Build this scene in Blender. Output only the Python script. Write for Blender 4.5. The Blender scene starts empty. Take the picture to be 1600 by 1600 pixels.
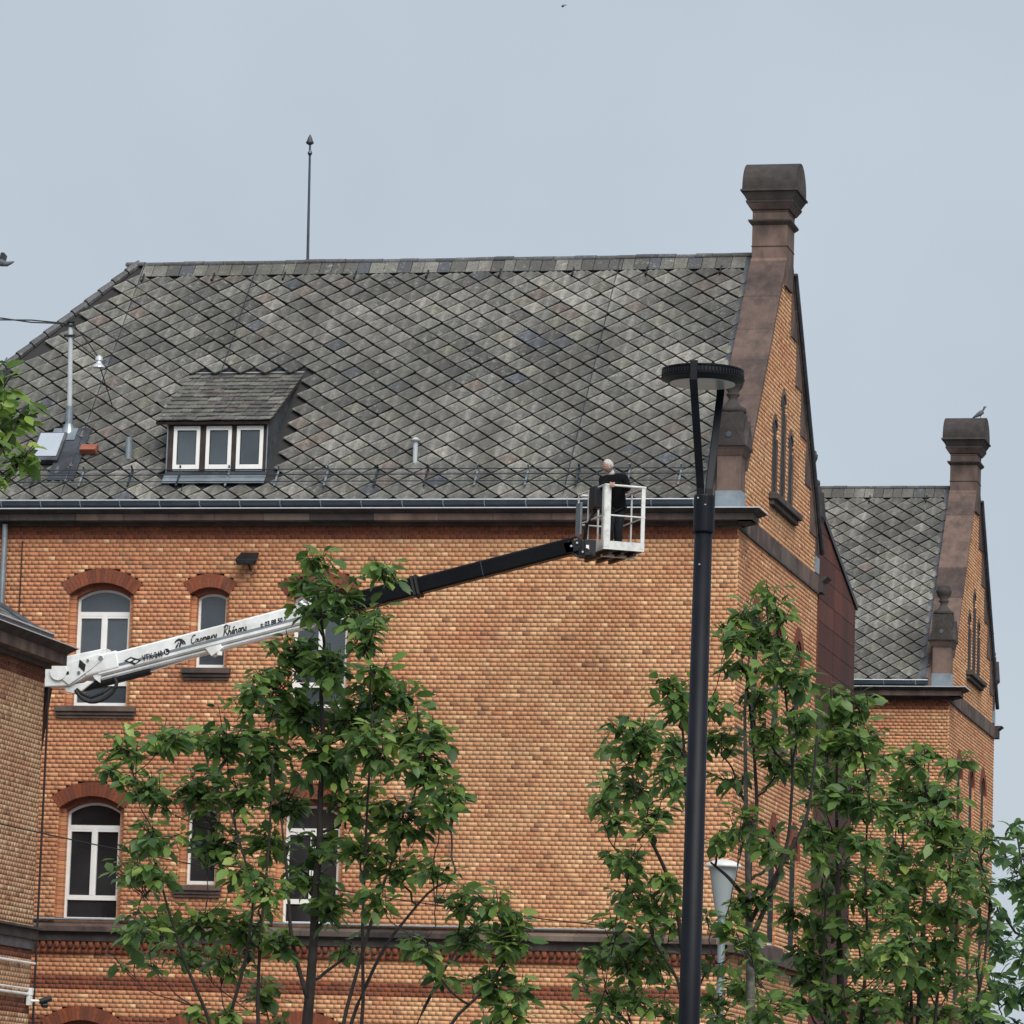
import bpy, math, random
import numpy as np
from mathutils import Vector, Matrix

rng = np.random.default_rng(7)
random.seed(7)
scene = bpy.context.scene
col = scene.collection
pi = math.pi

# ------------------------------------------------------------------ camera
F = 6970.0                      # focal length in pixels of a 1600 px wide picture
PITCH = math.atan((1830 - 800) / F)
YAW = math.atan(1675 * math.cos(PITCH) / F)
ROLL = .033
CAM = np.array([14.5256, -78.9611, 1.6])
_fw = np.array([-math.sin(YAW) * math.cos(PITCH), math.cos(YAW) * math.cos(PITCH), math.sin(PITCH)])
_r = np.array([math.cos(YAW), math.sin(YAW), 0.])
_u = np.cross(_r, _fw)
RT = math.cos(ROLL) * _r + math.sin(ROLL) * _u
UP = -math.sin(ROLL) * _r + math.cos(ROLL) * _u
cd = bpy.data.cameras.new('camera')
cd.sensor_width = 36.0
cd.lens = 36.0 * F / 1600.0
cd.clip_start = .5
cd.clip_end = 5000
cam = bpy.data.objects.new('camera', cd)
col.objects.link(cam)
M = Matrix.Identity(4)
for i in range(3):
    M[i][0], M[i][1], M[i][2], M[i][3] = RT[i], UP[i], -_fw[i], CAM[i]
cam.matrix_world = M
scene.camera = cam


def ray(x, y):
    return _fw * F + RT * (x - 800) + UP * (800 - y)


def onY(x, y, Y):
    d = ray(x, y)
    return CAM + d * ((Y - CAM[1]) / d[1])


def onX(x, y, X):
    d = ray(x, y)
    return CAM + d * ((X - CAM[0]) / d[0])


def atd(x, y, D):
    return CAM + ray(x, y) * (D / F)


def project(P):
    d = np.asarray(P, float) - CAM
    z = d @ _fw
    return 800 + F * (d @ RT) / z, 800 - F * (d @ UP) / z, z


# ------------------------------------------------------------------ sky, sun, exposure
SUN_EL, SUN_AZ = math.radians(46), math.radians(150)     # azimuth from +Y (away from the camera) towards +X
world = bpy.data.worlds.new('World')
scene.world = world
world.use_nodes = True
nt = world.node_tree
nt.nodes.clear()
out = nt.nodes.new('ShaderNodeOutputWorld')
sky = nt.nodes.new('ShaderNodeTexSky')
sky.sky_type = 'NISHITA'
sky.sun_disc = False
sky.sun_elevation = SUN_EL
sky.sun_rotation = SUN_AZ
sky.dust_density = 4.0
bg1 = nt.nodes.new('ShaderNodeBackground')
bg1.inputs['Strength'].default_value = .05
nt.links.new(sky.outputs[0], bg1.inputs['Color'])
tc = nt.nodes.new('ShaderNodeTexCoord')
ns = nt.nodes.new('ShaderNodeTexNoise')
ns.inputs['Scale'].default_value = 7.0
ns.inputs['Detail'].default_value = 4
nt.links.new(tc.outputs['Generated'], ns.inputs['Vector'])
rp = nt.nodes.new('ShaderNodeValToRGB')
rp.color_ramp.elements[0].position = .3
rp.color_ramp.elements[0].color = (.440, .498, .562, 1)
rp.color_ramp.elements[1].position = .7
rp.color_ramp.elements[1].color = (.505, .568, .630, 1)
nt.links.new(ns.outputs['Fac'], rp.inputs['Fac'])
bg2 = nt.nodes.new('ShaderNodeBackground')
bg2.inputs['Strength'].default_value = .485
nt.links.new(rp.outputs['Color'], bg2.inputs['Color'])
mx = nt.nodes.new('ShaderNodeMixShader')
mx.inputs[0].default_value = .88
nt.links.new(bg1.outputs[0], mx.inputs[1])
nt.links.new(bg2.outputs[0], mx.inputs[2])
nt.links.new(mx.outputs[0], out.inputs['Surface'])

sd = bpy.data.lights.new('sun', 'SUN')
sd.energy = 1.5
sd.angle = math.radians(45)
sd.color = (1, .965, .91)
sun = bpy.data.objects.new('sun', sd)
sdir = Vector((math.sin(SUN_AZ) * math.cos(SUN_EL), math.cos(SUN_AZ) * math.cos(SUN_EL), math.sin(SUN_EL)))
sun.rotation_euler = sdir.to_track_quat('Z', 'Y').to_euler()
sun.location = (30, -60, 60)
col.objects.link(sun)

scene.view_settings.view_transform = 'Standard'
scene.view_settings.look = 'None'
scene.view_settings.gamma = 1
scene.view_settings.exposure = 1.28
scene.view_settings.use_curve_mapping = False

# ------------------------------------------------------------------ materials
MATS = {}


def nodemat(name, rough=.8, metal=0., spec=.5):
    m = bpy.data.materials.new(name)
    m.use_nodes = True
    n = m.node_tree.nodes
    b = n['Principled BSDF']
    b.inputs['Roughness'].default_value = rough
    b.inputs['Metallic'].default_value = metal
    b.inputs['Specular IOR Level'].default_value = spec
    MATS[name] = m
    return m, m.node_tree, b


def noise(nt, scale, detail=4, rough=.6, stretch=None, coord='Object'):
    if coord == 'Position':
        tc = nt.nodes.new('ShaderNodeNewGeometry')
    else:
        tc = nt.nodes.new('ShaderNodeTexCoord')
    nz = nt.nodes.new('ShaderNodeTexNoise')
    nz.inputs['Scale'].default_value = scale
    nz.inputs['Detail'].default_value = detail
    nz.inputs['Roughness'].default_value = rough
    if stretch:
        mp = nt.nodes.new('ShaderNodeMapping')
        mp.inputs['Scale'].default_value = stretch
        nt.links.new(tc.outputs[coord], mp.inputs['Vector'])
        nt.links.new(mp.outputs[0], nz.inputs['Vector'])
    else:
        nt.links.new(tc.outputs[coord], nz.inputs['Vector'])
    return nz


def ramp(nt, src, stops):
    r = nt.nodes.new('ShaderNodeValToRGB')
    e = r.color_ramp.elements
    while len(e) < len(stops):
        e.new(.5)
    for k, (p, c) in enumerate(stops):
        e[k].position = p
        e[k].color = (*c, 1) if len(c) == 3 else c
    nt.links.new(src, r.inputs['Fac'])
    return r


def mixc(nt, a, b, fac, mode='MIX'):
    m = nt.nodes.new('ShaderNodeMix')
    m.data_type = 'RGBA'
    m.blend_type = mode
    for sock, v in ((m.inputs[6], a), (m.inputs[7], b)):
        if isinstance(v, tuple):
            sock.default_value = (*v, 1)
        else:
            nt.links.new(v, sock)
    if isinstance(fac, (int, float)):
        m.inputs[0].default_value = fac
    else:
        nt.links.new(fac, m.inputs[0])
    return m.outputs[2]


def bump(nt, b, src, strength, dist=.01):
    bp = nt.nodes.new('ShaderNodeBump')
    bp.inputs['Strength'].default_value = strength
    bp.inputs['Distance'].default_value = dist
    nt.links.new(src, bp.inputs['Height'])
    nt.links.new(bp.outputs[0], b.inputs['Normal'])


def plain(name, c, rough=.6, metal=0., var=.18, scale=3., dirt=None, spec=.5, stretch=None):
    """colour with soft wear"""
    m, t, b = nodemat(name, rough, metal, spec)
    nz = noise(t, scale, 5, .65, stretch)
    lo = tuple(x * (1 - var) for x in c)
    hi = tuple(min(1, x * (1 + var)) for x in c)
    stops = [(.3, lo), (.7, hi)]
    r = ramp(t, nz.outputs['Fac'], stops)
    cc = r.outputs['Color']
    if dirt:
        n2 = noise(t, scale * .55, 6, .7, stretch)
        r2 = ramp(t, n2.outputs['Fac'], [(.46, (0, 0, 0)), (.66, (1, 1, 1))])
        cc = mixc(t, cc, dirt, r2.outputs['Color'])
    if name.startswith('sandstone') or name in ('corten', 'lead'):
        oi = t.nodes.new('ShaderNodeObjectInfo')
        r3 = ramp(t, oi.outputs['Random'], [(0., (.72, .72, .74)), (1., (1.25, 1.22, 1.16))])
        cc = mixc(t, cc, r3.outputs['Color'], 1.0, 'MULTIPLY')
    t.links.new(cc, b.inputs['Base Color'])
    return m


def attrmat(name, rough, spots=None, nscale=30., bumps=.2, spec=.4, var=.25):
    m, t, b = nodemat(name, rough, 0, spec)
    a = t.nodes.new('ShaderNodeAttribute')
    a.attribute_name = 'col'
    nz = noise(t, nscale, 4, .6, None, 'Position')
    r = ramp(t, nz.outputs['Fac'], [(.25, (1 - var,) * 3), (.75, (1 + var * .6,) * 3)])
    cc = mixc(t, a.outputs['Color'], r.outputs['Color'], 1.0, 'MULTIPLY')
    for (sc, p0, p1, c, st) in (spots or []):
        n2 = noise(t, sc, 5, .7, st, 'Position')
        r2 = ramp(t, n2.outputs['Fac'], [(p0, (0, 0, 0)), (p1, (.8, .8, .8))])
        cc = mixc(t, cc, c, r2.outputs['Color'])
    t.links.new(cc, b.inputs['Base Color'])
    if bumps:
        bump(t, b, nz.outputs['Fac'], bumps)
    return m


attrmat('brick', .88, [(.8, .56, .82, (.27, .155, .095), (1, 1, .35)), (14., .66, .80, (.16, .09, .06), None)], 22., .35, .25)
plain('mortar', (.225, .126, .076), .95, 0, .3, 6.)
attrmat('tile', .62, [(9., .56, .72, (.31, .31, .27), None), (.75, .43, .66, (.058, .056, .049), (1, .6, .6)), (16., .58, .72, (.05, .05, .045), None)], 26., .5, .35, .5)
plain('tile_bed', (.022, .022, .023), .9)
plain('sandstone', (.120, .084, .073), .9, 0, .35, 2.6, (.050, .042, .040), .3, (1, 1, .6))
plain('sandstone_dark', (.058, .050, .047), .9, 0, .35, 3.5, (.035, .033, .033), .3)
plain('sandstone_light', (.165, .132, .108), .9, 0, .3, 1.3, (.11, .085, .075), .3, (1, 1, .3))
plain('sandstone_sill', (.105, .078, .070), .9, 0, .3, 3., (.05, .042, .04), .3)
plain('zinc_dark', (.045, .058, .075), .38, .55, .3, 3.)
plain('zinc', (.24, .28, .31), .42, .6, .25, 3.)
plain('zinc_bright', (.62, .65, .68), .35, .5, .12, 5.)
plain('lead', (.07, .08, .095), .55, .3, .35, 3., (.03, .033, .04))
plain('white_frame', (.78, .78, .76), .4, 0, .05, 4., None)
plain('white_enamel', (.74, .76, .76), .32, 0, .06, 3., (.55, .56, .54))
plain('basket_grey', (.60, .61, .59), .45, 0, .12, 6., (.38, .38, .36))
plain('chrome', (.75, .75, .76), .2, .9, .05)
plain('black_metal', (.007, .008, .010), .5, 0, .3, 3., None, .4)
plain('black_boom', (.0016, .0020, .0032), .4, 0, .3, 2., (.004, .0045, .006), .16)
plain('anthracite', (.0040, .0055, .0095), .5, 0, .3, 5., (.007, .0085, .013), .2)
plain('diffuser', (.30, .33, .35), .3, 0, .1, 6.)
plain('rubber', (.01, .01, .01), .7)
plain('print_black', (.006, .006, .007), .6)
plain('dark_timber', (.035, .022, .018), .8, 0, .5, 5.)
plain('corten', (.105, .034, .022), .75, 0, .3, 1.2, (.04, .02, .018), .25, (.4, .4, .12))
plain('terracotta', (.24, .075, .045), .7)
plain('pvc_grey', (.40, .43, .45), .5)
plain('bark', (.030, .025, .022), .9, 0, .4, 14.)
plain('bark_grey', (.13, .125, .11), .9, 0, .4, 18., (.05, .045, .04))
plain('jacket', (.0035, .0035, .0045), .9, 0, .2, 3., None, .15)
plain('trousers', (.013, .014, .018), .9, 0, .6, 8., None, .2)
plain('skin', (.34, .19, .145), .6, 0, .08)
plain('hair', (.40, .39, .37), .8, 0, .35, 40.)
plain('shirt', (.40, .41, .42), .8)
plain('feather', (.10, .11, .125), .8, 0, .4, 25.)
plain('asphalt', (.05, .05, .052), .9, 0, .25, 8.)
plain('paving', (.22, .21, .20), .9, 0, .2, 4.)
plain('kerbstone', (.3, .29, .28), .9)
plain('soil', (.06, .045, .03), .95)
plain('lamp_white', (.55, .55, .54), .4)
plain('amber_wall', (.25, .13, .08), .9)
m, t, b = nodemat('pane', .06, 0, .9)
nz = noise(t, .9, 3, .5)
r = ramp(t, nz.outputs['Fac'], [(.3, (.035, .045, .055)), (.7, (.075, .090, .105))])
t.links.new(r.outputs['Color'], b.inputs['Base Color'])
m, t, b = nodemat('pane_dark', .08, 0, .7)
nz = noise(t, 1.3, 3, .5)
r = ramp(t, nz.outputs['Fac'], [(.3, (.012, .013, .015)), (.7, (.03, .032, .035))])
t.links.new(r.outputs['Color'], b.inputs['Base Color'])
plain('pane_dull', (.012, .012, .013), .55, 0, .4, 1.5, None, .12)
m, t, b = nodemat('skylight_glass', .2, .9, 1.)
b.inputs['Base Color'].default_value = (.95, .97, 1, 1)
m, t, b = nodemat('lantern_glass', .25, 0, .6)
b.inputs['Base Color'].default_value = (.26, .29, .295, 1)

m = bpy.data.materials.new('leaf')
m.use_nodes = True
MATS['leaf'] = m
t = m.node_tree
b = t.nodes['Principled BSDF']
b.inputs['Roughness'].default_value = .42
b.inputs['Specular IOR Level'].default_value = .45
a = t.nodes.new('ShaderNodeAttribute')
a.attribute_name = 'col'
t.links.new(a.outputs['Color'], b.inputs['Base Color'])
tr = t.nodes.new('ShaderNodeBsdfTranslucent')
hs = t.nodes.new('ShaderNodeHueSaturation')
hs.inputs['Value'].default_value = 1.5
hs.inputs['Hue'].default_value = .485
t.links.new(a.outputs['Color'], hs.inputs['Color'])
t.links.new(hs.outputs[0], tr.inputs['Color'])
ms = t.nodes.new('ShaderNodeMixShader')
ms.inputs[0].default_value = .42
t.links.new(b.outputs[0], ms.inputs[1])
t.links.new(tr.outputs[0], ms.inputs[2])
t.links.new(ms.outputs[0], t.nodes['Material Output'].inputs['Surface'])

# ------------------------------------------------------------------ mesh helpers
ORIGIN = {}


def poly_mesh(name, V, Fc, cols=None):
    """V (n,3); Fc (m,k) equal sized faces"""
    V = np.asarray(V, np.float32)
    Fc = np.asarray(Fc, np.int32)
    me = bpy.data.meshes.new(name)
    me.vertices.add(len(V))
    me.vertices.foreach_set('co', V.ravel())
    k = Fc.shape[1]
    me.loops.add(Fc.size)
    me.loops.foreach_set('vertex_index', Fc.ravel())
    me.polygons.add(len(Fc))
    me.polygons.foreach_set('loop_start', np.arange(0, Fc.size, k, dtype=np.int32))
    me.update(calc_edges=True)
    if cols is not None:
        at = me.color_attributes.new('col', 'FLOAT_COLOR', 'POINT')
        c4 = np.ones((len(V), 4), np.float32)
        c4[:, :3] = cols
        at.data.foreach_set('color', c4.ravel())
    return me


def link(name, me, mat, parent=None, loc=(0, 0, 0), kind=None):
    o = bpy.data.objects.new(name, me)
    col.objects.link(o)
    if me is not None and mat and not me.materials:
        me.materials.append(MATS[mat])
    o.location = loc
    if parent is not None:
        o.parent = parent
    if kind:
        o['kind'] = kind
    ORIGIN[o] = (ORIGIN[parent] if parent is not None else np.zeros(3)) + np.array(loc, float)
    return o


def thing(name, label, cat, loc=(0, 0, 0), group=None):
    o = link(name, None, None, None, tuple(float(v) for v in loc))
    o.empty_display_size = .2
    tag(o, label, cat, group)
    return o


def tag(o, label, cat, group=None):
    o['label'] = label
    o['category'] = cat
    if group:
        o['group'] = group
    return o


class MB:
    def __init__(s):
        s.v, s.f = [], []

    def add(s, V, Fs):
        n = len(s.v)
        s.v += [tuple(map(float, p)) for p in V]
        s.f += [tuple(i + n for i in f) for f in Fs]
        return s

    def hexa(s, P):                       # 8 points: bottom ring 0-3, top ring 4-7
        return s.add(P, [(3, 2, 1, 0), (4, 5, 6, 7), (0, 1, 5, 4), (1, 2, 6, 5), (2, 3, 7, 6), (3, 0, 4, 7)])

    def box(s, a, b):
        x0, y0, z0 = a
        x1, y1, z1 = b
        x0, x1 = min(x0, x1), max(x0, x1)
        y0, y1 = min(y0, y1), max(y0, y1)
        z0, z1 = min(z0, z1), max(z0, z1)
        return s.hexa([(x0, y0, z0), (x1, y0, z0), (x1, y1, z0), (x0, y1, z0),
                       (x0, y0, z1), (x1, y0, z1), (x1, y1, z1), (x0, y1, z1)])

    def obox(s, c, e1, e2, e3):           # oriented: centre and half vectors
        c, e1, e2, e3 = (np.asarray(q, float) for q in (c, e1, e2, e3))
        if np.dot(np.cross(e1, e2), e3) < 0:
            e1 = -e1
        return s.hexa([c - e1 - e2 - e3, c + e1 - e2 - e3, c + e1 + e2 - e3, c - e1 + e2 - e3,
                       c - e1 - e2 + e3, c + e1 - e2 + e3, c + e1 + e2 + e3, c - e1 + e2 + e3])

    def prism(s, pts, ext):               # planar polygon extruded by a vector
        pts = [np.asarray(p, float) for p in pts]
        ext = np.asarray(ext, float)
        n = len(pts)
        nrm = np.zeros(3)
        for i in range(n):
            nrm += np.cross(pts[i], pts[(i + 1) % n])
        if nrm @ ext > 0:
            pts = pts[::-1]
        V = pts + [p + ext for p in pts]
        Fs = [tuple(range(n)), tuple(range(2 * n - 1, n - 1, -1))]
        for i in range(n):
            j = (i + 1) % n
            Fs.append((j, i, i + n, j + n))
        return s.add(V, Fs)

    def tube(s, pts, rad, n=8, cap=True):
        pts = [np.asarray(p, float) for p in pts]
        if not hasattr(rad, '__len__'):
            rad = [rad] * len(pts)
        rings = []
        for i, p in enumerate(pts):
            d = pts[min(i + 1, len(pts) - 1)] - pts[max(i - 1, 0)]
            d = d / (np.linalg.norm(d) + 1e-9)
            h = np.array([0, 0, 1.]) if abs(d[2]) < .9 else np.array([1., 0, 0])
            a = np.cross(d, h)
            a /= np.linalg.norm(a)
            b2 = np.cross(d, a)
            rings.append([p + rad[i] * (math.cos(k * 2 * pi / n) * a + math.sin(k * 2 * pi / n) * b2) for k in range(n)])
        V = [q for rg in rings for q in rg]
        Fs = []
        for i in range(len(pts) - 1):
            for k in range(n):
                j = (k + 1) % n
                Fs.append((i * n + k, i * n + j, (i + 1) * n + j, (i + 1) * n + k))
        if cap:
            Fs.append(tuple(range(n - 1, -1, -1)))
            Fs.append(tuple((len(pts) - 1) * n + k for k in range(n)))
        return s.add(V, Fs)

    def lathe(s, c, prof, n=24, sq=False):
        """profile (r,z); sq: square plan"""
        c = np.asarray(c, float)
        V, Fs = [], []
        if sq:
            n = 4
        for r_, z in prof:
            for k in range(n):
                a = k * 2 * pi / n + (pi / 4 if sq else 0)
                q = r_ * (math.sqrt(2) if sq else 1)
                V.append(c + np.array([q * math.cos(a), q * math.sin(a), z]))
        for i in range(len(prof) - 1):
            for k in range(n):
                j = (k + 1) % n
                Fs.append((i * n + k, i * n + j, (i + 1) * n + j, (i + 1) * n + k))
        Fs.append(tuple(range(n - 1, -1, -1)))
        Fs.append(tuple((len(prof) - 1) * n + k for k in range(n)))
        return s.add(V, Fs)

    def build(s, name, mat, parent=None, smooth=False, kind=None, bevel=0):
        o0 = ORIGIN[parent] if parent is not None else np.zeros(3)
        me = bpy.data.meshes.new(name)
        me.from_pydata([tuple(np.array(p) - o0) for p in s.v], [], s.f)
        me.update()
        if smooth:
            me.polygons.foreach_set('use_smooth', [True] * len(me.polygons))
        o = link(name, me, mat, parent, (0, 0, 0), kind)
        if bevel:
            md = o.modifiers.new('bevel', 'BEVEL')
            md.width = bevel
            md.segments = 2
            md.limit_method = 'ANGLE'
        return o


def obox(name, a, b, mat, parent=None, bevel=0, kind=None):
    return MB().box(a, b).build(name, mat, parent, kind=kind, bevel=bevel)


# wall frames: (origin, along, outward)
class Frame:
    def __init__(s, O, U, N):
        s.O, s.U, s.N = (np.asarray(q, float) for q in (O, U, N))

    def p(s, u, d, z):
        return s.O + s.U * u + s.N * d + np.array([0, 0, z])

    def box(s, mb, u0, u1, d0, d1, z0, z1):
        c = s.p((u0 + u1) / 2, (d0 + d1) / 2, (z0 + z1) / 2)
        return mb.obox(c, s.U * (u1 - u0) / 2, s.N * (d1 - d0) / 2, np.array([0, 0, (z1 - z0) / 2]))

    def poly(s, mb, pts, d0, d1):
        return mb.prism([s.p(u, d0, z) for u, z in pts], s.N * (d1 - d0))


CH, HB = .0815, .1325            # course height, header pitch
JN = .009


def wave(u, z, seed):
    r_ = np.random.default_rng(seed)
    s = np.zeros_like(u)
    for k in range(9):
        f1, f2 = r_.uniform(.25, 2.2), r_.uniform(.3, 3.2)
        s += np.sin(u * f1 + z * f2 * (1 if k % 2 else -1) + r_.uniform(0, 6.3))
    return s / 3.


def buff_cols(u, z, seed, red=0.):
    """per brick albedo: buff to orange-red"""
    r_ = np.random.default_rng(seed + 99)
    n = len(u)
    pale, mid, rd, brown = (np.array(c) for c in ((.660, .400, .218), (.580, .300, .155), (.500, .212, .112), (.340, .170, .100)))
    w = wave(u * 1.6, z * 1.8, seed) * .45 + r_.normal(0, .38, n) + red + .35 * np.sin(np.round(z / CH) * 2.3 + seed)* np.sin(np.round(z / CH) * .71)
    w = w[:, None]
    c = np.where(w < 0, mid + (pale - mid) * np.clip(-w * .75, 0, 1), mid + (rd - mid) * np.clip(w * .75, 0, 1))
    k = r_.random(n)[:, None]
    c = np.where(k > .975, brown, c)
    c = np.where(k < .03, pale * 1.12, c)
    return c * r_.uniform(.88, 1.08, n)[:, None]


def red_cols(n, seed):
    r_ = np.random.default_rng(seed)
    a, b2 = np.array((.235, .070, .035)), np.array((.150, .052, .034))
    w = r_.random(n)[:, None]
    return (a + (b2 - a) * w) * r_.uniform(.85, 1.15, n)[:, None]


def lay(z0, z1, span, holes, bands, seed, redfn, ustr=.05):
    """courses between z0 and z1; returns bricks (u0,u1,z0,z1), colours, mortar strips"""
    r_ = np.random.default_rng(seed)
    B, red, S = [], [], []
    nc = int(round((z1 - z0) / CH))
    ch = (z1 - z0) / nc
    for i in range(nc):
        a, b2 = z0 + i * ch, z0 + (i + 1) * ch
        zm = (a + b2) / 2
        sp = span(zm)
        if sp is None:
            continue
        iv = [sp]
        for h in holes:
            q = h(zm)
            if q is None:
                continue
            nv = []
            for (p0, p1) in iv:
                if q[1] <= p0 or q[0] >= p1:
                    nv.append((p0, p1))
                else:
                    if q[0] - p0 > .015:
                        nv.append((p0, q[0]))
                    if p1 - q[1] > .015:
                        nv.append((q[1], p1))
            iv = nv
        isred = any(p0 <= zm <= p1 for p0, p1 in bands)
        for (p0, p1) in iv:
            S.append((p0, p1, a, b2))
            k = math.floor(p0 / HB) - 1
            u = k * HB + (HB / 2 if i % 2 else 0)
            while u < p1:
                L = HB * (2 if r_.random() < ustr else 1)
                s0, s1 = max(u, p0), min(u + L, p1)
                if s1 - s0 > .03:
                    B.append((s0 + (JN / 2 if s0 > p0 else 0), s1 - (JN / 2 if s1 < p1 else 0), a + JN / 2, b2 - JN / 2))
                    red.append(isred)
                u += L
    B = np.array(B)
    red = np.array(red)
    um, zm = (B[:, 0] + B[:, 1]) / 2, (B[:, 2] + B[:, 3]) / 2
    C = buff_cols(um, zm, seed, redfn(um, zm))
    C[red] = red_cols(int(red.sum()), seed + 5)
    return B, C, np.array(S)


def brick_arrays(fr, B, C, seed, d1=0., dep=.03):
    n = len(B)
    r_ = np.random.default_rng(seed)
    top = d1 + r_.uniform(-.002, .002, n)
    V = np.zeros((n, 8, 3))
    for j, (ui, di, zi) in enumerate(((0, 0, 2), (1, 0, 2), (1, 0, 3), (0, 0, 3), (0, 1, 2), (1, 1, 2), (1, 1, 3), (0, 1, 3))):
        d = top if di else np.full(n, d1 - dep)
        V[:, j] = fr.O + B[:, ui, None] * fr.U + d[:, None] * fr.N + B[:, zi, None] * np.array([0, 0, 1.])
    q = np.array([(4, 5, 6, 7), (0, 1, 5, 4), (1, 2, 6, 5), (2, 3, 7, 6), (3, 0, 4, 7)])
    if np.dot(np.cross(fr.U, np.array([0, 0, 1.])), fr.N) < 0:
        q = q[:, ::-1]
    Fq = (np.arange(n)[:, None, None] * 8 + q[None]).reshape(-1, 4)
    return V, Fq, np.repeat(C[:, None, :], 8, 1)


BRICKMESH = {}


def brick_objects(fr, B, C, idx, parent):
    """bricks that show largest, one object each, sharing meshes by size and colour"""
    o0 = ORIGIN[parent]
    for i in idx:
        u0, u1, a, b2 = B[i]
        c = C[i]
        key = (id(fr), round((u1 - u0) / .02), tuple(np.round(c * 14).astype(int)))
        if key not in BRICKMESH:
            w = u1 - u0
            f2 = Frame((0, 0, 0), fr.U, fr.N)
            V, Fq, cc = brick_arrays(f2, np.array([[-w / 2, w / 2, -(b2 - a) / 2, (b2 - a) / 2]]), c[None], 3)
            BRICKMESH[key] = poly_mesh('brick', V.reshape(-1, 3), Fq, cc.reshape(-1, 3))
        link('brick', BRICKMESH[key], 'brick', parent, tuple(fr.p((u0 + u1) / 2, 0, (a + b2) / 2) - o0))


def mortar_mesh(fr, S, parent, name, d=-.0045):
    n = len(S)
    V = np.zeros((n, 4, 3))
    for j, (ui, zi) in enumerate(((0, 2), (1, 2), (1, 3), (0, 3))):
        V[:, j] = fr.O + S[:, ui, None] * fr.U + d * fr.N + S[:, zi, None] * np.array([0, 0, 1.])
    q = np.array([(0, 1, 2, 3)])
    if np.dot(np.cross(fr.U, np.array([0, 0, 1.])), fr.N) < 0:
        q = q[:, ::-1]
    Fq = (np.arange(n)[:, None, None] * 4 + q[None]).reshape(-1, 4)
    me = poly_mesh(name, V.reshape(-1, 3) - ORIGIN[parent], Fq)
    return link(name, me, 'mortar', parent)


def masonry(fr, specs, parent, name, seed, singles, tint=(1, 1, 1)):
    """specs = list of (z0,z1,span,holes,bands,redfn); makes mortar, brick objects and the joined rest"""
    Bs, Cs, Ss = [], [], []
    for k, (z0, z1, span, holes, bands, redfn) in enumerate(specs):
        B, C, S = lay(z0, z1, span, holes, bands, seed + k * 17, redfn)
        Bs.append(B), Cs.append(C), Ss.append(S)
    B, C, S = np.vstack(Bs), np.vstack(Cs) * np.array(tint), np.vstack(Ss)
    wall = mortar_mesh(fr, S, parent, name)
    pick = np.zeros(len(B), bool)
    if singles:
        P = fr.O + ((B[:, 0] + B[:, 1]) / 2)[:, None] * fr.U + ((B[:, 2] + B[:, 3]) / 2)[:, None] * np.array([0, 0, 1.])
        x, y, z = project(P)
        score = z + np.where((x > 5) & (x < 1595) & (y > 5) & (y < 1595), 0, 1000)
        score = score - .02 * np.minimum((B[:, 1] - B[:, 0]) / HB, 2)
        pick[np.argsort(score)[:singles]] = True
        brick_objects(fr, B, C, np.nonzero(pick)[0], wall)
    V, Fq, cc = brick_arrays(fr, B[~pick], C[~pick], seed)
    me = poly_mesh('brickwork', V.reshape(-1, 3) - ORIGIN[parent], Fq, cc.reshape(-1, 3))
    link('brickwork', me, 'brick', parent, kind='stuff')
    return wall


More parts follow.
